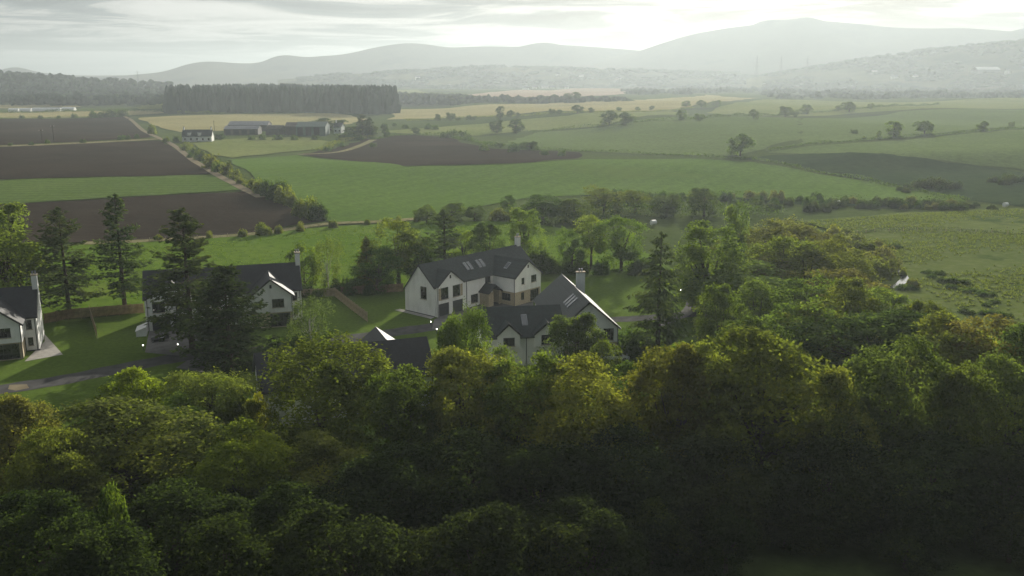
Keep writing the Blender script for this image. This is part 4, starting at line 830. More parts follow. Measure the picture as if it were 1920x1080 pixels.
# fields far out
K['field'] = [broad(220 + i, 11, 5.5, .09, 10, 150, 14, 1.05, cr=.13, trunk_r=.03) for i in range(4)]
K['fieldbush'] = [bushy(230 + i, 3, 3.4, 6, 380, .8) for i in range(3)]
K['fieldcon'] = [conifer(240, 16, 5, .03, 16, 6, .1, 14, 1.4, .6, .2, .7)]
_n = {}
_log = []
SHADE = (.024, .033, .013)  # leaf colour darkened to carry the shade on the front trees and understorey
GREEN, DARK, OLIVE, LIGHT, YELL, ORANGE, BROWN, CON, GREY = (.064, .088, .022), (.038, .057, .018), (.080, .088, .024), (.082, .104, .030), (.120, .130, .024), (.130, .085, .022), (.076, .078, .034), (.054, .075, .034), (.054, .070, .032)
def vary(c, a=.14):
    k = 1 + rnd.uniform(-a, a); return tuple(max(.004, x * k * (1 + rnd.uniform(-.06, .06))) for x in c)
def put(kind, x, y, H, R, col, label, cat='tree', group=None, name=None, z=None, var=None):
    ms = K[kind]; i = _n.get(kind, rnd.randrange(9)) % len(ms) if var is None else var; _n[kind] = i + 1
    cm, tm, H0, R0 = ms[i]
    nm = name or {'conifer': 'conifer_tree', 'densecon': 'conifer_tree', 'larch': 'larch_tree', 'fieldcon': 'conifer_tree', 'birch': 'birch_tree', 'bush': 'shrub', 'fieldbush': 'shrub', 'tussock': 'rush_tussock'}.get(kind, 'broadleaf_tree')
    if nm == 'shrub' and cat == 'tree': cat = 'shrub'
    e = empty(nm, (x, y, (hgt(x, y) - .1) if z is None else z), rnd.uniform(0, 6.28), (R / R0, R / R0, H / H0)); tag(e, label, cat, group)
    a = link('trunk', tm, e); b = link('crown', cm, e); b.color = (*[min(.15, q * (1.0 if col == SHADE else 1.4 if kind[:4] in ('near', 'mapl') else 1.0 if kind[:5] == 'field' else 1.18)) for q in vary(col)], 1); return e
def tb(kind, u, vb, vt, wpx, col, label, cat='tree', group=None, var=None):   # foot seen at u, vb
    x, y = at(u, vb); _, zt = height_at(u, vt, y); H = zt - hgt(x, y); _log.append((kind, u, vt, round(y), round(H, 1)))
    return put(kind, x, y, H, wpx / 2 * y * 1.03 / FPX, col, label, cat, group, var=var)
def ty(kind, u, vt, y, wpx, col, label, cat='tree', group=None, var=None):    # foot hidden: y is how far out it stands
    x, zt = height_at(u, vt, y); _log.append((kind, u, vt, y, round(zt, 1)))
    return put(kind, x, y, zt - hgt(x, y), wpx / 2 * y * 1.03 / FPX, col, label, cat, group, var=var)

# --- left gardens
ty('conifer', 22, 408, 166, 150, CON, 'dark conifer behind the white house at the left edge'); ty('tall', -12, 384, 156, 150, LIGHT, 'pale leafy tree cut by the left edge above the house')
tb('conifer', 131, 592, 388, 118, CON, 'dark conifer with bare trunk left of the other lone lawn conifer', var=2); tb('conifer', 235, 584, 364, 100, CON, 'slim dark conifer beside the short lawn fence', var=1)
tb('conifer', 361, 655, 390, 150, CON, 'tall open conifer standing in front of the garages', var=0); tb('densecon', 432, 690, 498, 172, (.034, .050, .022), 'dense bushy conifer in front of the white house porch', var=0)
tb('birch', 585, 664, 556, 78, GREY, 'thin birch with white stems at the corner of the lawn')
tb('open', 572, 552, 452, 62, GREEN, 'small leafy tree beside the white house chimney'); tb('birch', 617, 556, 446, 56, LIGHT, 'pale thin sapling where the two garden fences meet')
tb('densecon', 689, 545, 444, 42, YELL, 'yellow pointed tree poking up beside dark evergreens', var=1); tb('mid', 706, 548, 462, 96, DARK, 'dark evergreen tree left of the tall pale tree by the fence')
tb('open', 748, 536, 412, 104, LIGHT, 'tall pale green tree with bare grey trunk behind the garden fence'); tb('mid', 790, 535, 446, 70, DARK, 'dark tree close to the left end of the L-shaped house')
ty('conifer', 832, 392, 196, 72, CON, 'dark conifer rising behind the ridge of the L-shaped house'); ty('open', 868, 428, 205, 56, LIGHT, 'light green tree behind the roof skylights')
ty('mid', 917, 418, 200, 66, DARK, 'round dark tree behind the ridge of the L-shaped house'); ty('tall', 985, 390, 206, 66, LIGHT, 'tall light green tree beside the L-shaped house chimney')
tb('mid', 1072, 508, 428, 56, GREEN, 'dark green upright tree right of the L-shaped house'); tb('open', 1108, 502, 402, 64, LIGHT, 'airy pale tree with many stems beyond the back lawn'); tb('mid', 1165, 508, 404, 96, GREEN, 'large soft green tree beyond the back lawn')
# --- clumps between the meadow and the big field
for a in ((1018, 414, 364, 84, DARK, 'dark round tree at the far edge of the meadow'), (1078, 416, 372, 70, GREEN, 'green tree in the middle of the clump beyond the meadow'), (1132, 402, 348, 72, OLIVE, 'olive tree topping the clump beyond the meadow'),
          (952, 396, 366, 30, DARK, 'small dark tree alone at the near edge of the big green field'), (800, 418, 384, 44, GREEN, 'leftmost tree of the row behind the conifer'), (846, 414, 380, 52, GREEN, 'middle tree of the row along the big field edge'), (890, 412, 386, 44, DARK, 'low dark tree of the row along the big field edge'),
          (1192, 398, 356, 60, OLIVE, 'hazy olive tree right of the far meadow clump'), (1250, 404, 364, 70, GREY, 'grey green tree in the hazy hedge under the big field'), (1320, 404, 352, 62, GREY, 'hazy rounded tree standing above the hedge')):
    tb('mid', *a)
# --- right: garden edge and stream wood
tb('larch', 1232, 668, 432, 128, CON, 'tall drooping conifer at the end of the lane')
tb('tall', 1326, 592, 418, 134, LIGHT, 'tall bright leafy tree behind the drooping conifer'); tb('open', 1376, 540, 378, 56, GREY, 'thin airy tree rising above the stream wood'); tb('nearsmall', 1330, 650, 592, 60, LIGHT, 'small pale bush like tree beside the lane')
for a in (('mid', 1335, 470, 205, 90, GREEN, 'green tree at the left of the stream wood behind the tall bright tree'), ('mid', 1466, 440, 214, 100, OLIVE, 'rounded tree between the two brownish trees'), ('mid', 1560, 440, 212, 80, OLIVE, 'small rounded tree at the pasture end of the stream wood'), ('mid', 1610, 520, 160, 96, OLIVE, 'olive tree in front of the rust coloured tree'), ('mid', 1500, 520, 158, 120, GREEN, 'leafy tree in the lower middle of the stream wood'), ('mid', 1430, 528, 160, 100, GREEN, 'leafy tree right behind the broad pale green tree'), ('mid', 1408, 498, 172, 200, (.060, .085, .030), 'broad pale green tree right of the tall bright tree'), ('mid', 1362, 532, 150, 90, GREEN, 'low green tree under the tall bright tree'), ('mid', 1440, 408, 238, 110, BROWN, 'brownish tree at the top end of the stream wood'), ('mid', 1500, 424, 226, 100, BROWN, 'second brownish tree at the top end of the stream wood'),
          ('mid', 1395, 432, 222, 90, OLIVE, 'olive tree behind the tall bright tree'), ('mid', 1518, 466, 190, 140, OLIVE, 'large rounded olive tree in the middle of the stream wood'), ('mid', 1452, 478, 186, 92, BROWN, 'dull brown green tree in the middle of the stream wood'), ('mid', 1578, 508, 172, 128, (.076, .070, .032), 'rust coloured tree near the stream bend'),
          ('mid', 1598, 470, 190, 96, OLIVE, 'olive tree along the stream behind the rust coloured tree'), ('open', 1654, 538, 150, 118, LIGHT, 'feathery pale tree in front of the stream bend'), ('mid', 1556, 562, 142, 156, OLIVE, 'olive tree right of the broad pale green tree'), ('mid', 1480, 566, 138, 130, GREEN, 'green tree in the shade of the stream wood'),
          ('near', 1636, 582, 118, 290, DARK, 'wide dark tree crown behind the near wood'), ('near', 1780, 598, 106, 240, OLIVE, 'broad olive tree with yellowing top right of the stream'), ('near', 1852, 590, 104, 200, (.082, .076, .026), 'orange tinted tree top near the right edge'), ('near', 1930, 612, 96, 200, DARK, 'dark tree cut by the right edge'),
          ('mid', 1420, 600, 126, 120, DARK, 'dark tree beside the small pale bush like tree'), ('mid', 1290, 640, 112, 110, GREEN, 'green tree at the foot of the drooping conifer'), ('mid', 1728, 560, 140, 90, OLIVE, 'low olive tree at the edge of the rough pasture')):
    ty(a[0], a[1], a[2], a[3] if a[0] == 'near' else (CAMZ - rnd.uniform(9.5, 13)) / -(ray(a[1], a[2])[2] / ray(a[1], a[2])[1]), a[4] * (1 if a[0] == 'near' else 1.15), a[5], a[6])
# --- the near wood, back row to front row
for a in (('maple', 246, 684, 104, 150, (.10, .125, .018), 'bright yellow green maple standing next to the road'), ('neardroop', 392, 700, 103, 170, OLIVE, 'feathery olive willow right of the bright maple'), ('neardroop', 596, 640, 97, 270, (.065, .075, .018), 'big drooping willow hiding the long dark roof'),
          ('nearsmall', 482, 742, 96, 72, YELL, 'small rounded yellow green tree below the white gable'), ('neardroop', 868, 582, 110, 108, (.060, .082, .020), 'weeping tree hanging in front of the dormer house'), ('mid', 930, 634, 106, 96, LIGHT, 'light green tree right of the weeping tree'),
          ('nearsmall', 1082, 586, 124, 116, (.048, .062, .022), 'rounded tree standing before the dormer house gable'), ('mid', 1138, 640, 118, 70, GREEN, 'small tree below the gable window'), ('mid', 330, 745, 98, 150, LIGHT, 'pale tree between the maple and the front wood'),
          ('near', 10, 745, 88, 170, (.080, .078, .026), 'orange tinted tree at the left edge'), ('near', 225, 762, 86, 330, (.056, .068, .022), 'wide pale crowned tree at the left of the near wood'), ('near', 448, 800, 82, 200, (.085, .092, .018), 'yellow tinted tree in front of the wide pale crowned tree'),
          ('near', 95, 800, 80, 170, OLIVE, 'olive tree right of the orange tinted tree'), ('near', 600, 815, 84, 190, OLIVE, 'shaded olive tree below the big willow'), ('near', 762, 690, 93, 180, (.050, .062, .018), 'leafy tree covering the right end of the long dark roof'),
          ('near', 880, 652, 92, 200, OLIVE, 'olive tree crown under the weeping tree'), ('near', 985, 662, 91, 190, GREEN, 'green tree crown below the small dormers'), ('near', 1090, 676, 88, 250, (.086, .090, .020), 'yellow orange topped tree in the middle of the near wood'),
          ('near', 1188, 680, 97, 130, DARK, 'dark tree between the orange topped tree and the drooping conifer'), ('near', 1275, 650, 90, 200, (.072, .072, .018), 'yellow green tree just right of the middle'), ('near', 1440, 628, 88, 290, (.066, .078, .018), 'largest domed tree of the near wood'),
          ('near', 1352, 642, 92, 170, OLIVE, 'olive tree left of the largest domed tree'), ('near', 1682, 634, 88, 230, (.048, .062, .020), 'domed grey green tree right of the largest domed tree'), ('near', 1568, 690, 84, 150, OLIVE, 'lower tree between the two domed trees'),
          ('near', 1800, 690, 86, 170, (.050, .066, .018), 'shaded tree with one bright branch near the right edge'), ('near', 1900, 676, 88, 190, GREEN, 'dark green tree filling the right edge of the near wood')):
    ty(*a)
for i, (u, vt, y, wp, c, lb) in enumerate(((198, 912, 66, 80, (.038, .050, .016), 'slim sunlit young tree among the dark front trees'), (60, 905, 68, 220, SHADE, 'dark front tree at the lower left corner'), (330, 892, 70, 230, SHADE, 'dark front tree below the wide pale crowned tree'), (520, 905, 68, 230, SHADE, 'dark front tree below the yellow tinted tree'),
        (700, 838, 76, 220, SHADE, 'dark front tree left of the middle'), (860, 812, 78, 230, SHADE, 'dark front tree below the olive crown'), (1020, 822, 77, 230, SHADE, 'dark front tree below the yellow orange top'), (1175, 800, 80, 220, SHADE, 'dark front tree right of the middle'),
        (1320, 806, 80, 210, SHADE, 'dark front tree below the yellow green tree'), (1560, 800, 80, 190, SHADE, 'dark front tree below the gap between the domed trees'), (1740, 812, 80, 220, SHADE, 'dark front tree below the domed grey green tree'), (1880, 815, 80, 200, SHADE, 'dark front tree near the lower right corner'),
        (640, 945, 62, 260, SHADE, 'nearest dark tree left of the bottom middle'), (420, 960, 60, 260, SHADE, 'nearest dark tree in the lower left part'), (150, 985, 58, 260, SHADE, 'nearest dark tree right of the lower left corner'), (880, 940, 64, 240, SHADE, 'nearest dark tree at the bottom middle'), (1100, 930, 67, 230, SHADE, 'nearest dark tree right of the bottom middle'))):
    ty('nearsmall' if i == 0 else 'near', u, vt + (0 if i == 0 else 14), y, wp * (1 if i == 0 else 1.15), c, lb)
# understorey under the near wood
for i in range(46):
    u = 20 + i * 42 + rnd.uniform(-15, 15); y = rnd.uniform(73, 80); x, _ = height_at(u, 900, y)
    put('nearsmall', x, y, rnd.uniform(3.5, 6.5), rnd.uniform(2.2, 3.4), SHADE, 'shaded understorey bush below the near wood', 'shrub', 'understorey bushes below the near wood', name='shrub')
ORD = 'first second third fourth fifth sixth seventh eighth ninth tenth eleventh twelfth thirteenth fourteenth fifteenth sixteenth seventeenth eighteenth nineteenth twentieth twenty-first twenty-second twenty-third twenty-fourth'.split()
# --- hedgerow along the farm track
for i, (u, v, s) in enumerate(sorted(((288, 247, 20), (283, 245, 16), (330, 262, 14), (345, 278, 14), (366, 285, 16), (376, 296, 20), (398, 312, 34), (412, 318, 24), (428, 322, 26), (440, 330, 20), (452, 340, 14), (470, 347, 18), (492, 358, 30), (508, 362, 34), (520, 368, 40), (534, 374, 34), (546, 382, 26), (572, 400, 36), (590, 404, 44), (602, 408, 36), (560, 392, 24), (480, 352, 16), (358, 292, 12), (312, 262, 12)), key=lambda t: t[1])):
    tb('bush' if v > 330 else 'fieldbush', u, v + 4, v + 4 - s * .85, s * 1.2, DARK if rnd.random() < .6 else OLIVE, f'{ORD[i]} shrub from the farm end in the hedgerow beside the track', 'shrub', 'shrubs along the farm track')
for i, (u, v, s) in enumerate(sorted(((40, 221, 7), (75, 222, 7), (110, 221, 6), (138, 220, 9), (172, 220, 14), (182, 219, 12), (198, 219, 14), (212, 218, 16), (228, 217, 16), (20, 272, 6), (60, 271, 7), (88, 268, 8), (155, 267, 8), (228, 261, 10), (240, 260, 9), (258, 258, 8)), key=lambda t: t[1] // 30 * 9999 + t[0])):
    tb('fieldbush', u, v + 1, v - s * .8, s * 1.6, DARK, (f'{ORD[i]} small dark bush from the left on the far edge of the ploughed fields' if v < 240 else f'{ORD[i - 9]} small dark bush from the left on the strip between two ploughed fields'), 'shrub', 'bushes on the ploughed field edges')
for i, (u, v, s) in enumerate(sorted(((300, 446, 10), (348, 444, 8), (395, 442, 12), (455, 440, 14), (497, 436, 22), (520, 434, 14), (560, 430, 16), (625, 424, 14), (690, 418, 10), (725, 416, 12), (745, 414, 12), (780, 412, 14), (930, 410, 24), (948, 412, 16), (965, 408, 20)), key=lambda t: t[0])):
    tb('bush', u, v + 3, v + 3 - s, s * 1.5, OLIVE, f'{ORD[i]} bush from the left along the meadow boundary', 'shrub', 'bushes on the meadow boundary')
for place, row in (('behind the timber fences near the white house chimney', ((575, 552, 22), (545, 556, 18), (596, 556, 18))), ('under the trees behind the L-shaped house lawn', ((640, 546, 30), (655, 548, 26), (668, 546, 26), (690, 548, 20), (720, 540, 24))), ('in the hedge beyond the back lawn', ((1018, 508, 44), (1040, 505, 24), (1060, 508, 22), (1090, 508, 22), (1125, 510, 26), (1195, 512, 30), (1215, 508, 24))),
                   ('at the foot of the white stemmed birch', ((520, 668, 36), (545, 672, 40), (572, 676, 46), (598, 672, 36))), ('at the foot of the drooping conifer', ((1160, 650, 22), (1180, 655, 40), (1200, 668, 50)))):
    for i, (u, v, s) in enumerate(row): tb('bush', u, v + 3, v + 3 - s, s * 1.5, DARK, f'{ORD[i]} dark shrub from the left {place}', 'shrub', 'dark garden shrubs')
# --- scrub along the stream, and tussocks of rush on the pasture
for i, (u, v, s) in enumerate(sorted(((1440, 470, 30), (1530, 452, 30), (1560, 448, 26), (1570, 470, 34), (1592, 452, 26), (1608, 462, 26), (1622, 480, 32), (1636, 468, 22), (1648, 492, 32), (1655, 510, 34), (1664, 488, 22), (1672, 500, 20), (1640, 520, 34), (1610, 505, 36), (1690, 512, 12), (1712, 536, 16), (1545, 478, 30), (1500, 448, 34), (1470, 440, 30)), key=lambda t: t[0])):
    tb('bush', u, v + 3, v + 3 - s, s * 1.8, BROWN if rnd.random() < .4 else OLIVE, f'{ORD[i]} scrubby bush from the left along the stream', 'shrub', 'scrubby bushes along the stream')
for i, (u, v, s) in enumerate(sorted(((1738, 510, 12), (1760, 512, 14), (1745, 518, 12), (1775, 528, 18), (1800, 530, 18), (1785, 538, 14), (1812, 545, 14), (1840, 552, 16), (1856, 552, 14), (1830, 545, 12), (1862, 565, 12), (1850, 572, 12), (1815, 585, 16), (1850, 588, 15), (1878, 590, 16), (1892, 592, 12), (1662, 462, 14), (1680, 462, 14), (1690, 540, 16), (1706, 540, 14)), key=lambda t: t[0])):
    tb('tussock', u, v + 2, v + 2 - s * .6, s * 2.2, (.034, .05, .018), f'{ORD[i]} low dark rush tussock from the left on the rough pasture', 'plant', 'rush tussocks on the rough pasture')
for i in range(54):
    u = 1130 + i * 12.7 + rnd.uniform(-8, 8); v = 366 + (u - 1130) * .028 + rnd.uniform(-5, 7); s = rnd.uniform(8, 18)
    tb('bush', u, v + 3, v + 3 - s, s * 1.7, DARK if rnd.random() < .7 else BROWN, 'bush in the dark hedge under the big green field', 'shrub', 'bushes under the big green field')
for u, v, s in ((1440, 388, 22), (1530, 392, 24), (1560, 386, 22), (1620, 384, 16), (1660, 380, 26), (1690, 386, 18), (1740, 380, 22), (1780, 388, 22), (1820, 384, 16), (1860, 388, 12), (1720, 350, 26), (1745, 348, 30), (1775, 352, 24), (1700, 356, 16), (1880, 340, 24), (1905, 336, 24)):
    for q in range(3): s2 = s * rnd.uniform(.5, .8); u2 = u + (q - 1) * s * .7; v2 = v + rnd.uniform(-3, 3); tb('bush', u2, v2 + 3, v2 + 3 - s2 * .8, s2 * 1.7, (.034, .046, .020), 'low scrub bush below the grassy bank', 'shrub', 'scrub below the grassy bank')
# --- hedges, one thing each
def hedge(pts, h, wdt, l, col, label, dens=3.0):
    W = [Vector(at(*p)) for p in pts]; r = np.random.default_rng(abs(int(pts[0][0] * 7 + pts[0][1]))); c = []; o = W[0]
    for a, b in zip(W[:-1], W[1:]):
        L = (b - a).length; k = int(L * dens * 5); f = r.random(k); hv = h * (.75 + .35 * np.sin(f * L / 9 + r.random() * 6))
        p = np.c_[a.x + (b.x - a.x) * f, a.y + (b.y - a.y) * f]; p += r.normal(0, wdt / 2.6, (k, 2)); z = np.array([hgt(*q) for q in p]) + hv * r.random(k) ** .7
        c.append(np.c_[p, z])
    c = np.concatenate(c) - np.array([o.x, o.y, 0])
    n = r.normal(0, .7, c.shape) + np.array([0, 0, .5]); ob = link('hedge', crown_mesh('hedge', [quads(c, n, l * .62, l * .45, r.random(len(c)) * .8, r)], M['leaf'])); ob.location = (o.x, o.y, 0); ob.color = (*col, 1)
    tag(ob, label, 'hedge')
hedge([(970, 412), (1040, 419), (1120, 409), (1200, 403), (1330, 408), (1430, 400)], 4.5, 11, 1.0, DARK, 'dense dark thicket between the meadow and the big green field', 9)
hedge([(980, 249), (1050, 243), (1140, 236), (1300, 224), (1420, 218), (1510, 213), (1640, 202), (1760, 196)], 2.6, 3, 1.6, DARK, 'long dark hedge running up the hazy fields on the right', 1.6)
hedge([(960, 270), (1000, 282), (1090, 284), (1280, 291), (1400, 299), (1500, 316), (1600, 334), (1720, 358), (1812, 379)], 1.8, 2.5, 1.1, DARK, 'hedge along the top of the big green field', 2.0)
hedge([(1440, 283), (1560, 268), (1700, 257), (1840, 247), (2000, 238)], 1.6, 2.5, 1.3, DARK, 'hedge below the lone trees at the right', 1.8)
hedge([(1150, 364), (1300, 368), (1450, 374), (1620, 380), (1800, 381)], 2.4, 4, .8, DARK, 'unkempt hedge below the big green field', 4)
hedge([(700, 262), (740, 254), (830, 254), (870, 262), (940, 276)], 2.2, 4, 1.3, DARK, 'hedge behind the middle ploughed field', 2.5)
hedge([(1585, 440), (1640, 434), (1720, 432), (1800, 434), (1870, 438), (2000, 446)], 1.1, 1.6, .5, (.035, .045, .02), 'low rough hedge across the right pasture', 5)
hedge([(760, 227), (840, 222), (900, 219), (1000, 216), (1110, 211), (1300, 202)], 2.0, 3, 1.6, OLIVE, 'faint hedge between the pale stubble fields', 1.2)
hedge([(-150, 228), (0, 222), (120, 220), (235, 218)], 2.0, 3, 1.5, OLIVE, 'hedge along the far side of the ploughed fields', 1.4)
hedge([(0, 212), (150, 209), (300, 209), (420, 214)], 3.0, 6, 2.0, DARK, 'dark hedge in front of the forest block', 1.6)
hedge([(350, 268), (360, 281), (392, 294), (420, 318), (450, 338), (485, 356)], 1.6, 3, .9, OLIVE, 'thin hedge beside the farm track', 3)
hedge([(600, 282), (640, 266), (700, 255)], 2.2, 5, 1.2, OLIVE, 'rough hedge between the pale field and the ploughed field', 3)
# --- single trees out in the fields
F_ = [(821, 226, 13, 14, 'leftmost small tree on the pale field edge'), (844, 225, 15, 18, 'round tree second from the left on the pale field edge'), (938, 223, 25, 18, 'tall narrow tree standing above its neighbours in the pale fields'), (957, 219, 13, 15, 'small tree right of the tall narrow tree'), (971, 219, 9, 10, 'tiny round tree right of the tall narrow tree'),
      (1034, 214, 11, 13, 'left one of two small trees on the stubble edge'), (1049, 214, 9, 13, 'right one of two small trees on the stubble edge'), (1083, 212, 16, 22, 'dome shaped tree on the ridge of the stubble'), (1108, 211, 10, 14, 'small tree right of the dome shaped tree'), (932, 249, 25, 26, 'left one of the two shapely trees below the tall narrow tree'), (967, 249, 27, 30, 'right one of the two shapely trees below the tall narrow tree'),
      (1142, 234, 28, 30, 'left tree of the hazy pair on the middle slope'), (1173, 234, 25, 34, 'right tree of the hazy pair on the middle slope'), (1160, 209, 9, 10, 'tiny tree behind the hazy pair'), (723, 256, 17, 16, 'small tree right of the farm conifers'), (780, 253, 15, 16, 'tree on the far edge of the middle ploughed field'),
      (993, 281, 17, 38, 'wide low tree at the right tip of the ploughed field'), (937, 276, 10, 14, 'small tree left of the wide low tree'), (1288, 200, 12, 18, 'leftmost hazy tree under the sun'), (1315, 201, 14, 18, 'second hazy tree under the sun'), (1343, 200, 13, 18, 'third hazy tree under the sun'), (1310, 226, 14, 20, 'hazy tree below the three under the sun'), (1277, 225, 20, 22, 'hazy tree left of the lone sunlit slope'),
      (1413, 223, 19, 18, 'upright hazy tree on the slope below the sun'), (1472, 218, 20, 26, 'left tree of three on the hazy hedge'), (1490, 219, 14, 16, 'smallest of the three on the hazy hedge'), (1512, 214, 19, 24, 'right tree of three on the hazy hedge'), (1592, 210, 20, 28, 'broad tree on the hazy hedge further right'), (1572, 208, 11, 16, 'small tree left of the broad hazy tree'), (1633, 204, 11, 12, 'small lone tree at the end of the hazy hedge'),
      (1675, 257, 31, 36, 'large round lone tree on the right hedge'), (1733, 252, 27, 38, 'flat topped leaning tree on the right hedge'), (1843, 246, 20, 24, 'round lone tree near the right edge'), (1897, 239, 12, 12, 'smallest lone tree at the right edge'), (1648, 260, 16, 10, 'thin little tree left of the large round lone tree'), (1388, 291, 42, 46, 'big pale hazy tree in the hollow'), (1620, 263, 9, 8, 'tiny tree far left on the right hedge'),
      (620, 243, 22, 66, 'spreading tree behind the green barn'), (660, 254, 18, 34, 'dark bushy tree right of the farmhouse'), (530, 250, 14, 24, 'tree between the barns'), (412, 262, 12, 20, 'tree at the end of the cottage'), (1075, 190, 18, 34, 'dark clump beside the pink stubble'), (1195, 208, 8, 10, 'tiny tree on the stubble far right'), (1222, 206, 8, 10, 'last tiny tree on the stubble')]
for u, v, h, wp, lb in F_: tb('field', u, v, v - h * .95, wp * .95, (.038, .056, .02) if u < 1250 else GREEN, lb)
tb('fieldcon', 680, 256, 214, 30, CON, 'dark farm conifer, taller one of the pair'); tb('fieldcon', 694, 256, 220, 28, CON, 'dark farm conifer, shorter one of the pair')
for u, v, s in ((878, 224, 8), (890, 224, 7), (860, 225, 6), (805, 242, 10), (815, 243, 9), (850, 256, 14), (868, 257, 12), (838, 258, 12), (880, 262, 10), (700, 252, 14), (640, 262, 12), (655, 258, 12), (614, 284, 10), (670, 262, 10), (640, 274, 9), (722, 240, 9), (740, 236, 7), (760, 240, 7), (1001, 215, 5), (1600, 250, 8), (1840, 300, 0.1), (470, 262, 8), (490, 262, 9), (520, 262, 10), (550, 262, 9), (590, 262, 9), (700, 275, 8), (905, 282, 12), (960, 284, 14), (1020, 290, 10), (1055, 292, 10)):
    if s > 1: tb('fieldbush', u, v, v - s, s * 2.0, DARK, 'small dark bush around the farm fields', 'shrub', 'bushes around the farm fields')
if 0: print(_log)

# ------------------------------------------------------------------ garden fences: panels of upright boards between posts
PANEL = {}
def fence(pts, h, label, mat='timber', pw=1.8, world=False, step=None):
    W = [Vector(p) if world else Vector(at(*p)) for p in pts]; R = empty('fence', (W[0].x, W[0].y, 0)); tag(R, label, 'fence')
    first = True
    for a, b in zip(W[:-1], W[1:]):
        L = (b - a).length; n = max(1, round(L / pw)); d = (b - a) / n; ang = math.atan2(d.y, d.x); k = (round(d.length, 2), h, mat)
        if k not in PANEL:
            g = G(); dl = d.length - .12; m_ = 10
            for i in range(m_): x = .06 + dl * i / m_; g.box(x, x + dl / m_ - .014, (-.018, .004)[i % 2], (.0, .022)[i % 2], .06, h - .03 * (i % 3 == 1))
            g.box(.06, .06 + dl, .023, .06, .4, .5); g.box(.06, .06 + dl, .023, .06, h - .4, h - .3); pm = g.mesh('panel', M[mat])
            q = G().box(-.05, .05, -.05, .05, -.1, h + .06); q.box(-.06, .06, -.06, .06, h + .06, h + .10); PANEL[k] = pm, q.mesh('post', M[mat])
        pm, qm = PANEL[k]
        for i in range(n + 1):
            p = a + d * i - W[0]
            if i < n: o = link('panel', pm, R, (p.x, p.y, 0)); o.rotation_euler = (0, 0, ang)
            if i > 0 or first: o = link('post', qm, R, (p.x, p.y, 0)); o.rotation_euler = (0, 0, ang)
        first = False
    return R
fence([(84, 607), (128, 598), (200, 592), (270, 587)], 1.8, 'brown timber fence behind the two left gardens')
fence([(566, 558), (628, 556)], 1.7, 'short timber fence between the house chimney and the long diagonal fence', 'pale_timber')
fence([(640, 554), (700, 550), (756, 547)], 1.7, 'timber fence behind the lawn of the L-shaped house', 'timber')
fence([(629, 557), (660, 582), (689, 604)], 1.8, 'pale timber fence running diagonally between two lawns', 'pale_timber')
fence([(169, 592), (182, 634)], 1.8, 'short pale fence between the two left lawns', 'pale_timber')
# ------------------------------------------------------------------ wire fences round the fields
def wire_fence(pts, label, gap=4.0, h=1.1):
    W = [Vector(at(*p)) for p in pts]; R = empty('wire_fence', (W[0].x, W[0].y, hgt(*W[0]))); tag(R, label, 'fence'); z0 = hgt(*W[0])
    pm = G().tube([(0, 0, -.2), (0, 0, h)], [.07, .06], 6).mesh('post', M['pale_timber']); g = G(); last = None
    for a, b in zip(W[:-1], W[1:]):
        n = max(1, round((b - a).length / gap))
        for i in range(n):
            p = a + (b - a) * i / n; q = (p.x - W[0].x, p.y - W[0].y, hgt(*p) - z0); link('post', pm, R, q)
            if last:
                for zz in (.35, .7, 1.0): g.tube([(last[0], last[1], last[2] + zz), (q[0], q[1], q[2] + zz)], [.012, .012], 3, False)
            last = q
    g.build('wire', M['metal'], R)
wire_fence([(84, 600), (160, 589), (268, 580)], 'post and wire fence along the near edge of the left meadow')
wire_fence([(180, 458), (281, 453), (400, 447), (480, 440), (620, 424)], 'post and wire fence between the ploughed field and the meadow')
wire_fence([(1590, 441), (1640, 435), (1720, 433), (1800, 435), (1920, 442)], 'post and wire fence along the rough hedge in the pasture')
# ------------------------------------------------------------------ bollard lights, lit
for (u, v, lb) in ((269, 657, 'lit bollard light on the lawn beside the mower'), (334, 655, 'lit bollard light at the drive corner below the garages'), (808, 612, 'lit bollard light at the lawn tip by the L-shaped house'), (819, 626, 'lit bollard light across the road from the L-shaped house'), (1276, 552, 'lit bollard light near the lane end behind the drooping conifer')):
    x, y = at(u, v); R = empty('bollard_light', (x, y, 0)); tag(R, lb, 'lamp', 'bollard lights along the drives')
    G().tube([(0, 0, 0), (0, 0, .78)], [.07, .06], 8).build('post', M['trim'], R); G().tube([(0, 0, .781), (0, 0, .95)], [.085, .085], 8).build('lamp', M['lamp'], R); G().tube([(0, 0, .951), (0, 0, 1.0), (0, 0, 1.02)], [.11, .10, .03], 8).build('cap', M['trim'], R)
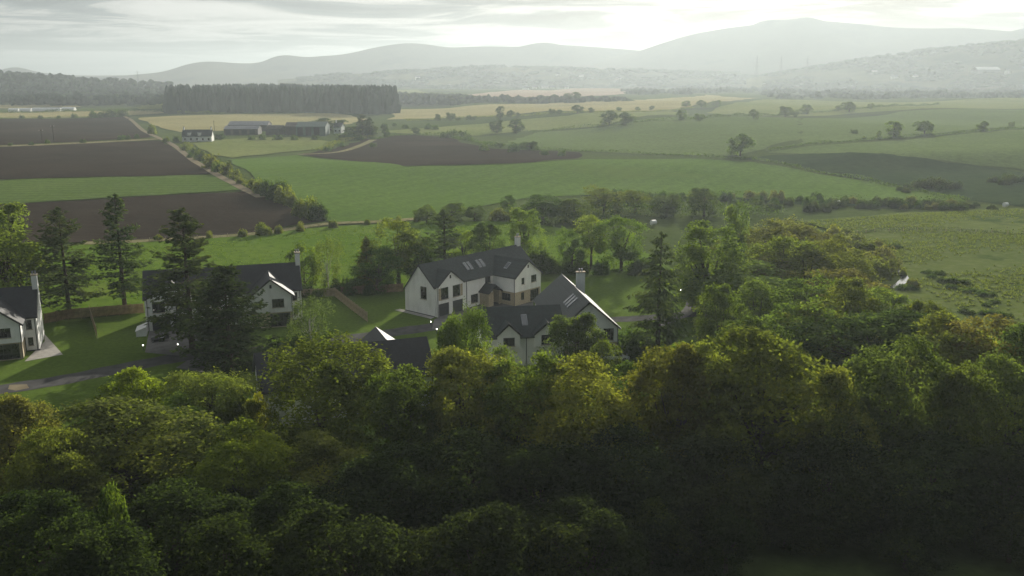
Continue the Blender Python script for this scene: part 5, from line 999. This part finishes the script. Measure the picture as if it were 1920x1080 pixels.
# ------------------------------------------------------------------ ride-on mower on the drive
def mower():
    x, y = at(296, 640); R = empty('ride_on_mower', (x, y, .04), math.radians(200)); tag(R, 'dark ride-on mower with pale seat parked in front of the garages', 'mower')
    g = G(); g.add([(-.2, -.32, .35), (1.0, -.28, .35), (1.0, .28, .35), (-.2, .32, .35), (-.1, -.28, .82), (.95, -.22, .74), (.95, .22, .74), (-.1, .28, .82)], [(0, 3, 2, 1), (4, 5, 6, 7), (0, 1, 5, 4), (1, 2, 6, 5), (2, 3, 7, 6), (3, 0, 4, 7)]); g.build('bonnet', M['red'], R)
    G().box(-1.05, -.2, -.38, .38, .3, .5).build('chassis', M['red'], R); G().box(-.95, .55, -.62, .62, .16, .3).build('mower_deck', M['black'], R)
    g = G(); g.box(-.9, -.42, -.26, .26, .55, .66); g.slab([(-.98, -.26, 1.1), (-.88, -.26, 1.1), (-.88, .26, 1.1), (-.98, .26, 1.1)], .5); g.build('seat', M['white'], R)
    g = G().tube([(-.05, 0, .8), (-.25, 0, 1.02)], [.025, .025], 6); n = 10
    g.tube([(-.25 + .07 * math.sin(2 * math.pi * i / n), .19 * math.cos(2 * math.pi * i / n), 1.03 + .17 * math.sin(2 * math.pi * i / n)) for i in range(n + 1)], [.02] * (n + 1), 5, False); g.build('steering_wheel', M['black'], R)
    for wx, wy, r in ((-.72, -.42, .3), (-.72, .42, .3), (.72, -.36, .2), (.72, .36, .2)):
        s_ = 1 if wy > 0 else -1; w_ = G().tube([(wx, wy, r), (wx, wy + .2 * s_, r)], [r, r], 14).build('wheel', M['black'], R); G().tube([(wx, wy + .19 * s_, r), (wx, wy + .215 * s_, r)], [r * .5, r * .45], 10).build('rim', M['metal'], w_)
    g = G(); g.box(-1.75, -1.1, -.42, .42, .35, .95); g.build('grass_box', M['black'], R)
mower()
# white lean-to store beside the garage wall
x, y = at(268, 626); R = empty('garden_store', (x, y, 0), math.radians(17)); tag(R, 'low white lean-to store with sloping lid against the house end wall', 'shed')
G().add([(-.9, -1.7, 0), (.7, -1.7, 0), (.7, 1.7, 0), (-.9, 1.7, 0), (-.9, -1.7, .9), (.7, -1.7, 1.5), (.7, 1.7, 1.5), (-.9, 1.7, .9)], [(0, 3, 2, 1), (4, 5, 6, 7), (0, 1, 5, 4), (1, 2, 6, 5), (2, 3, 7, 6), (3, 0, 4, 7)]).build('box', M['white'], R)
g = G(); g.slab([(-1.0, -1.8, .93), (.72, -1.8, 1.57), (.72, 1.8, 1.57), (-1.0, 1.8, .93)], .05); g.build('lid', M['white'], R)
# dark bird feeder post on the lower left lawn
x, y = at(75, 800); R = empty('bird_feeder', (x, y, 0)); tag(R, 'dark post with a small roofed bird table on the lower left lawn', 'bird feeder')
G().tube([(0, 0, 0), (0, 0, 1.5)], [.06, .05], 6).build('post', M['trim'], R); G().box(-.3, .3, -.3, .3, 1.5, 1.56).build('tray', M['trim'], R)
g = G(); g.slab([(-.4, -.4, 1.9), (.4, -.4, 1.9), (.4, 0, 2.15), (-.4, 0, 2.15)], .04); g.slab([(-.4, 0, 2.15), (.4, 0, 2.15), (.4, .4, 1.9), (-.4, .4, 1.9)], .04); g.build('roof', M['trim'], R)
g = G(); [g.box(a - .02, a + .02, b - .02, b + .02, 1.56, 1.95) for a in (-.28, .28) for b in (-.28, .28)]; g.build('upright', M['trim'], R)['kind'] = 'stuff'
# wrapped bales and a parked white car far out on the right
for u, v, lb in ((1570, 384, 'white wrapped bale beside the scrub under the big field'), (1885, 388, 'white wrapped bale near the right edge of the pasture'), (1225, 422, 'white wrapped bale beyond the trees of the back lawn')):
    x, y = at(u, v); R = empty('wrapped_bale', (x, y, hgt(x, y)), .5); tag(R, lb, 'bale'); n = 16; rr = .75
    G().tube([(-.75, 0, rr), (-.68, 0, rr), (.68, 0, rr), (.75, 0, rr)], [rr * .9, rr, rr, rr * .9], n).build('bale', M['white'], R)
    g = G(); [g.tube([(a, 0, rr), (a + .05, 0, rr)], [rr * 1.01, rr * 1.01], n, False) for a in (-.4, 0, .35)]; g.build('wrap_seam', M['lead'], R)['kind'] = 'stuff'
def car(u, v, rz, label):
    x, y = at(u, v); R = empty('parked_car', (x, y, hgt(x, y)), rz); tag(R, label, 'car')
    prof = [(-2.1, .35), (2.1, .35), (2.15, .75), (1.2, .92), (-2.15, .95)]; cab = [(-1.95, .95), (1.15, .92), (.45, 1.42), (-1.5, 1.45)]
    for nm, pr, hw, mt in (('body', prof, .86, 'white'), ('cabin', cab, .72, 'glass')):
        n = len(pr); g = G().add([(a, -hw, z) for a, z in pr] + [(a, hw, z) for a, z in pr], [tuple(range(n)), tuple(range(2 * n - 1, n - 1, -1))] + [(i, i + n, (i + 1) % n + n, (i + 1) % n) for i in range(n)]); g.build(nm, M[mt], R)
    G().slab([(-1.5, -.7, 1.5), (.45, -.7, 1.47), (.45, .7, 1.47), (-1.5, .7, 1.5)], .05).build('roof', M['white'], R)
    for wx in (-1.3, 1.35):
        for s_ in (-1, 1): w_ = G().tube([(wx, .68 * s_, .33), (wx, .90 * s_, .33)], [.33, .33], 12).build('wheel', M['black'], R); G().tube([(wx, .895 * s_, .33), (wx, .915 * s_, .33)], [.19, .17], 10).build('rim', M['metal'], w_)
car(1152, 676, .1, 'white car behind the near trees below the patio door'); car(726, 497, .3, 'white car far behind the trees of the meadow') if 0 else None
# ------------------------------------------------------------------ poles and pylons
for u, vb, vt, lb in ((101, 264, 235, 'wooden power pole on the strip between two ploughed fields'), (402, 246, 226, 'wooden power pole behind the white cottage'), (79, 268, 243, 'second power pole on the strip between two ploughed fields')):
    x, y = at(u, vb); _, zt = height_at(u, vt, y); z0 = hgt(x, y); h = zt - z0; R = empty('power_pole', (x, y, z0)); tag(R, lb, 'pole')
    G().tube([(0, 0, -.3), (0, 0, h)], [.20, .14], 8).build('pole', M['bark'], R); G().box(-1.1, 1.1, -.07, .07, h - .7, h - .55).build('crossarm', M['bark'], R)
    for a in (-1, 0, 1): G().tube([(a, 0, h - .55), (a, 0, h - .25)], [.07, .05], 6).build('insulator', M['white'], R)
for u, vt, y, lb in ((1420, 104, 2500, 'left pylon in the haze below the sun'), (1466, 104, 2700, 'middle pylon in the haze below the sun'), (1515, 105, 2600, 'right pylon in the haze below the sun'), (257, 132, 3000, 'faint mast on the far left skyline')):
    x, zt = height_at(u, vt, y); H_ = zt; R = empty('pylon', (x, y, 0), .3); tag(R, lb, 'pylon'); b0 = H_ * .085
    for sx in (-1, 1):
        for sy in (-1, 1): G().tube([(sx * b0, sy * b0, -1), (sx * b0 * .32, sy * b0 * .32, H_ * .6), (sx * .3, sy * .3, H_)], [.32, .25, .16], 4).build('leg', M['farmdark'], R)
    g = G(); zz = [H_ * k for k in (.0, .18, .33, .46, .57, .67, .76, .84, .92)]; wd = lambda z: b0 * (1 - .68 * z / (H_ * .6)) if z < H_ * .6 else b0 * .32 - (b0 * .32 - .3) * (z - H_ * .6) / (H_ * .4)
    for a, b in zip(zz[:-1], zz[1:]):
        for s_ in (-1, 1): g.tube([(-wd(a), s_ * wd(a), a), (wd(b), s_ * wd(b), b)], [.13, .13], 3, False); g.tube([(wd(a), s_ * wd(a), a), (-wd(b), s_ * wd(b), b)], [.13, .13], 3, False)
    o = g.build('bracing', M['farmdark'], R); o['kind'] = 'stuff'
    for k in (.70, .80, .90): G().tube([(-H_ * .13, 0, H_ * k), (0, 0, H_ * k + 1.6), (H_ * .13, 0, H_ * k)], [.15, .28, .15], 4).build('crossarm', M['farmdark'], R)

# ------------------------------------------------------------------ the air
g = G().box(-12800, 12800, -500, 14500, -8, 290)
mh = bpy.data.materials.new('haze_air'); mh.use_nodes = True; nt = mh.node_tree; nt.nodes.clear()
o = nt.nodes.new('ShaderNodeOutputMaterial'); pv = nt.nodes.new('ShaderNodeVolumePrincipled')
pv.inputs['Color'].default_value = (.45, .51, .55, 1); pv.inputs['Density'].default_value = HAZE_DENSITY; pv.inputs['Anisotropy'].default_value = .42
nt.links.new(pv.outputs[0], o.inputs['Volume'])
tag(g.build('haze', mh), 'pale sunlit haze over the fields and hills', kind='stuff')
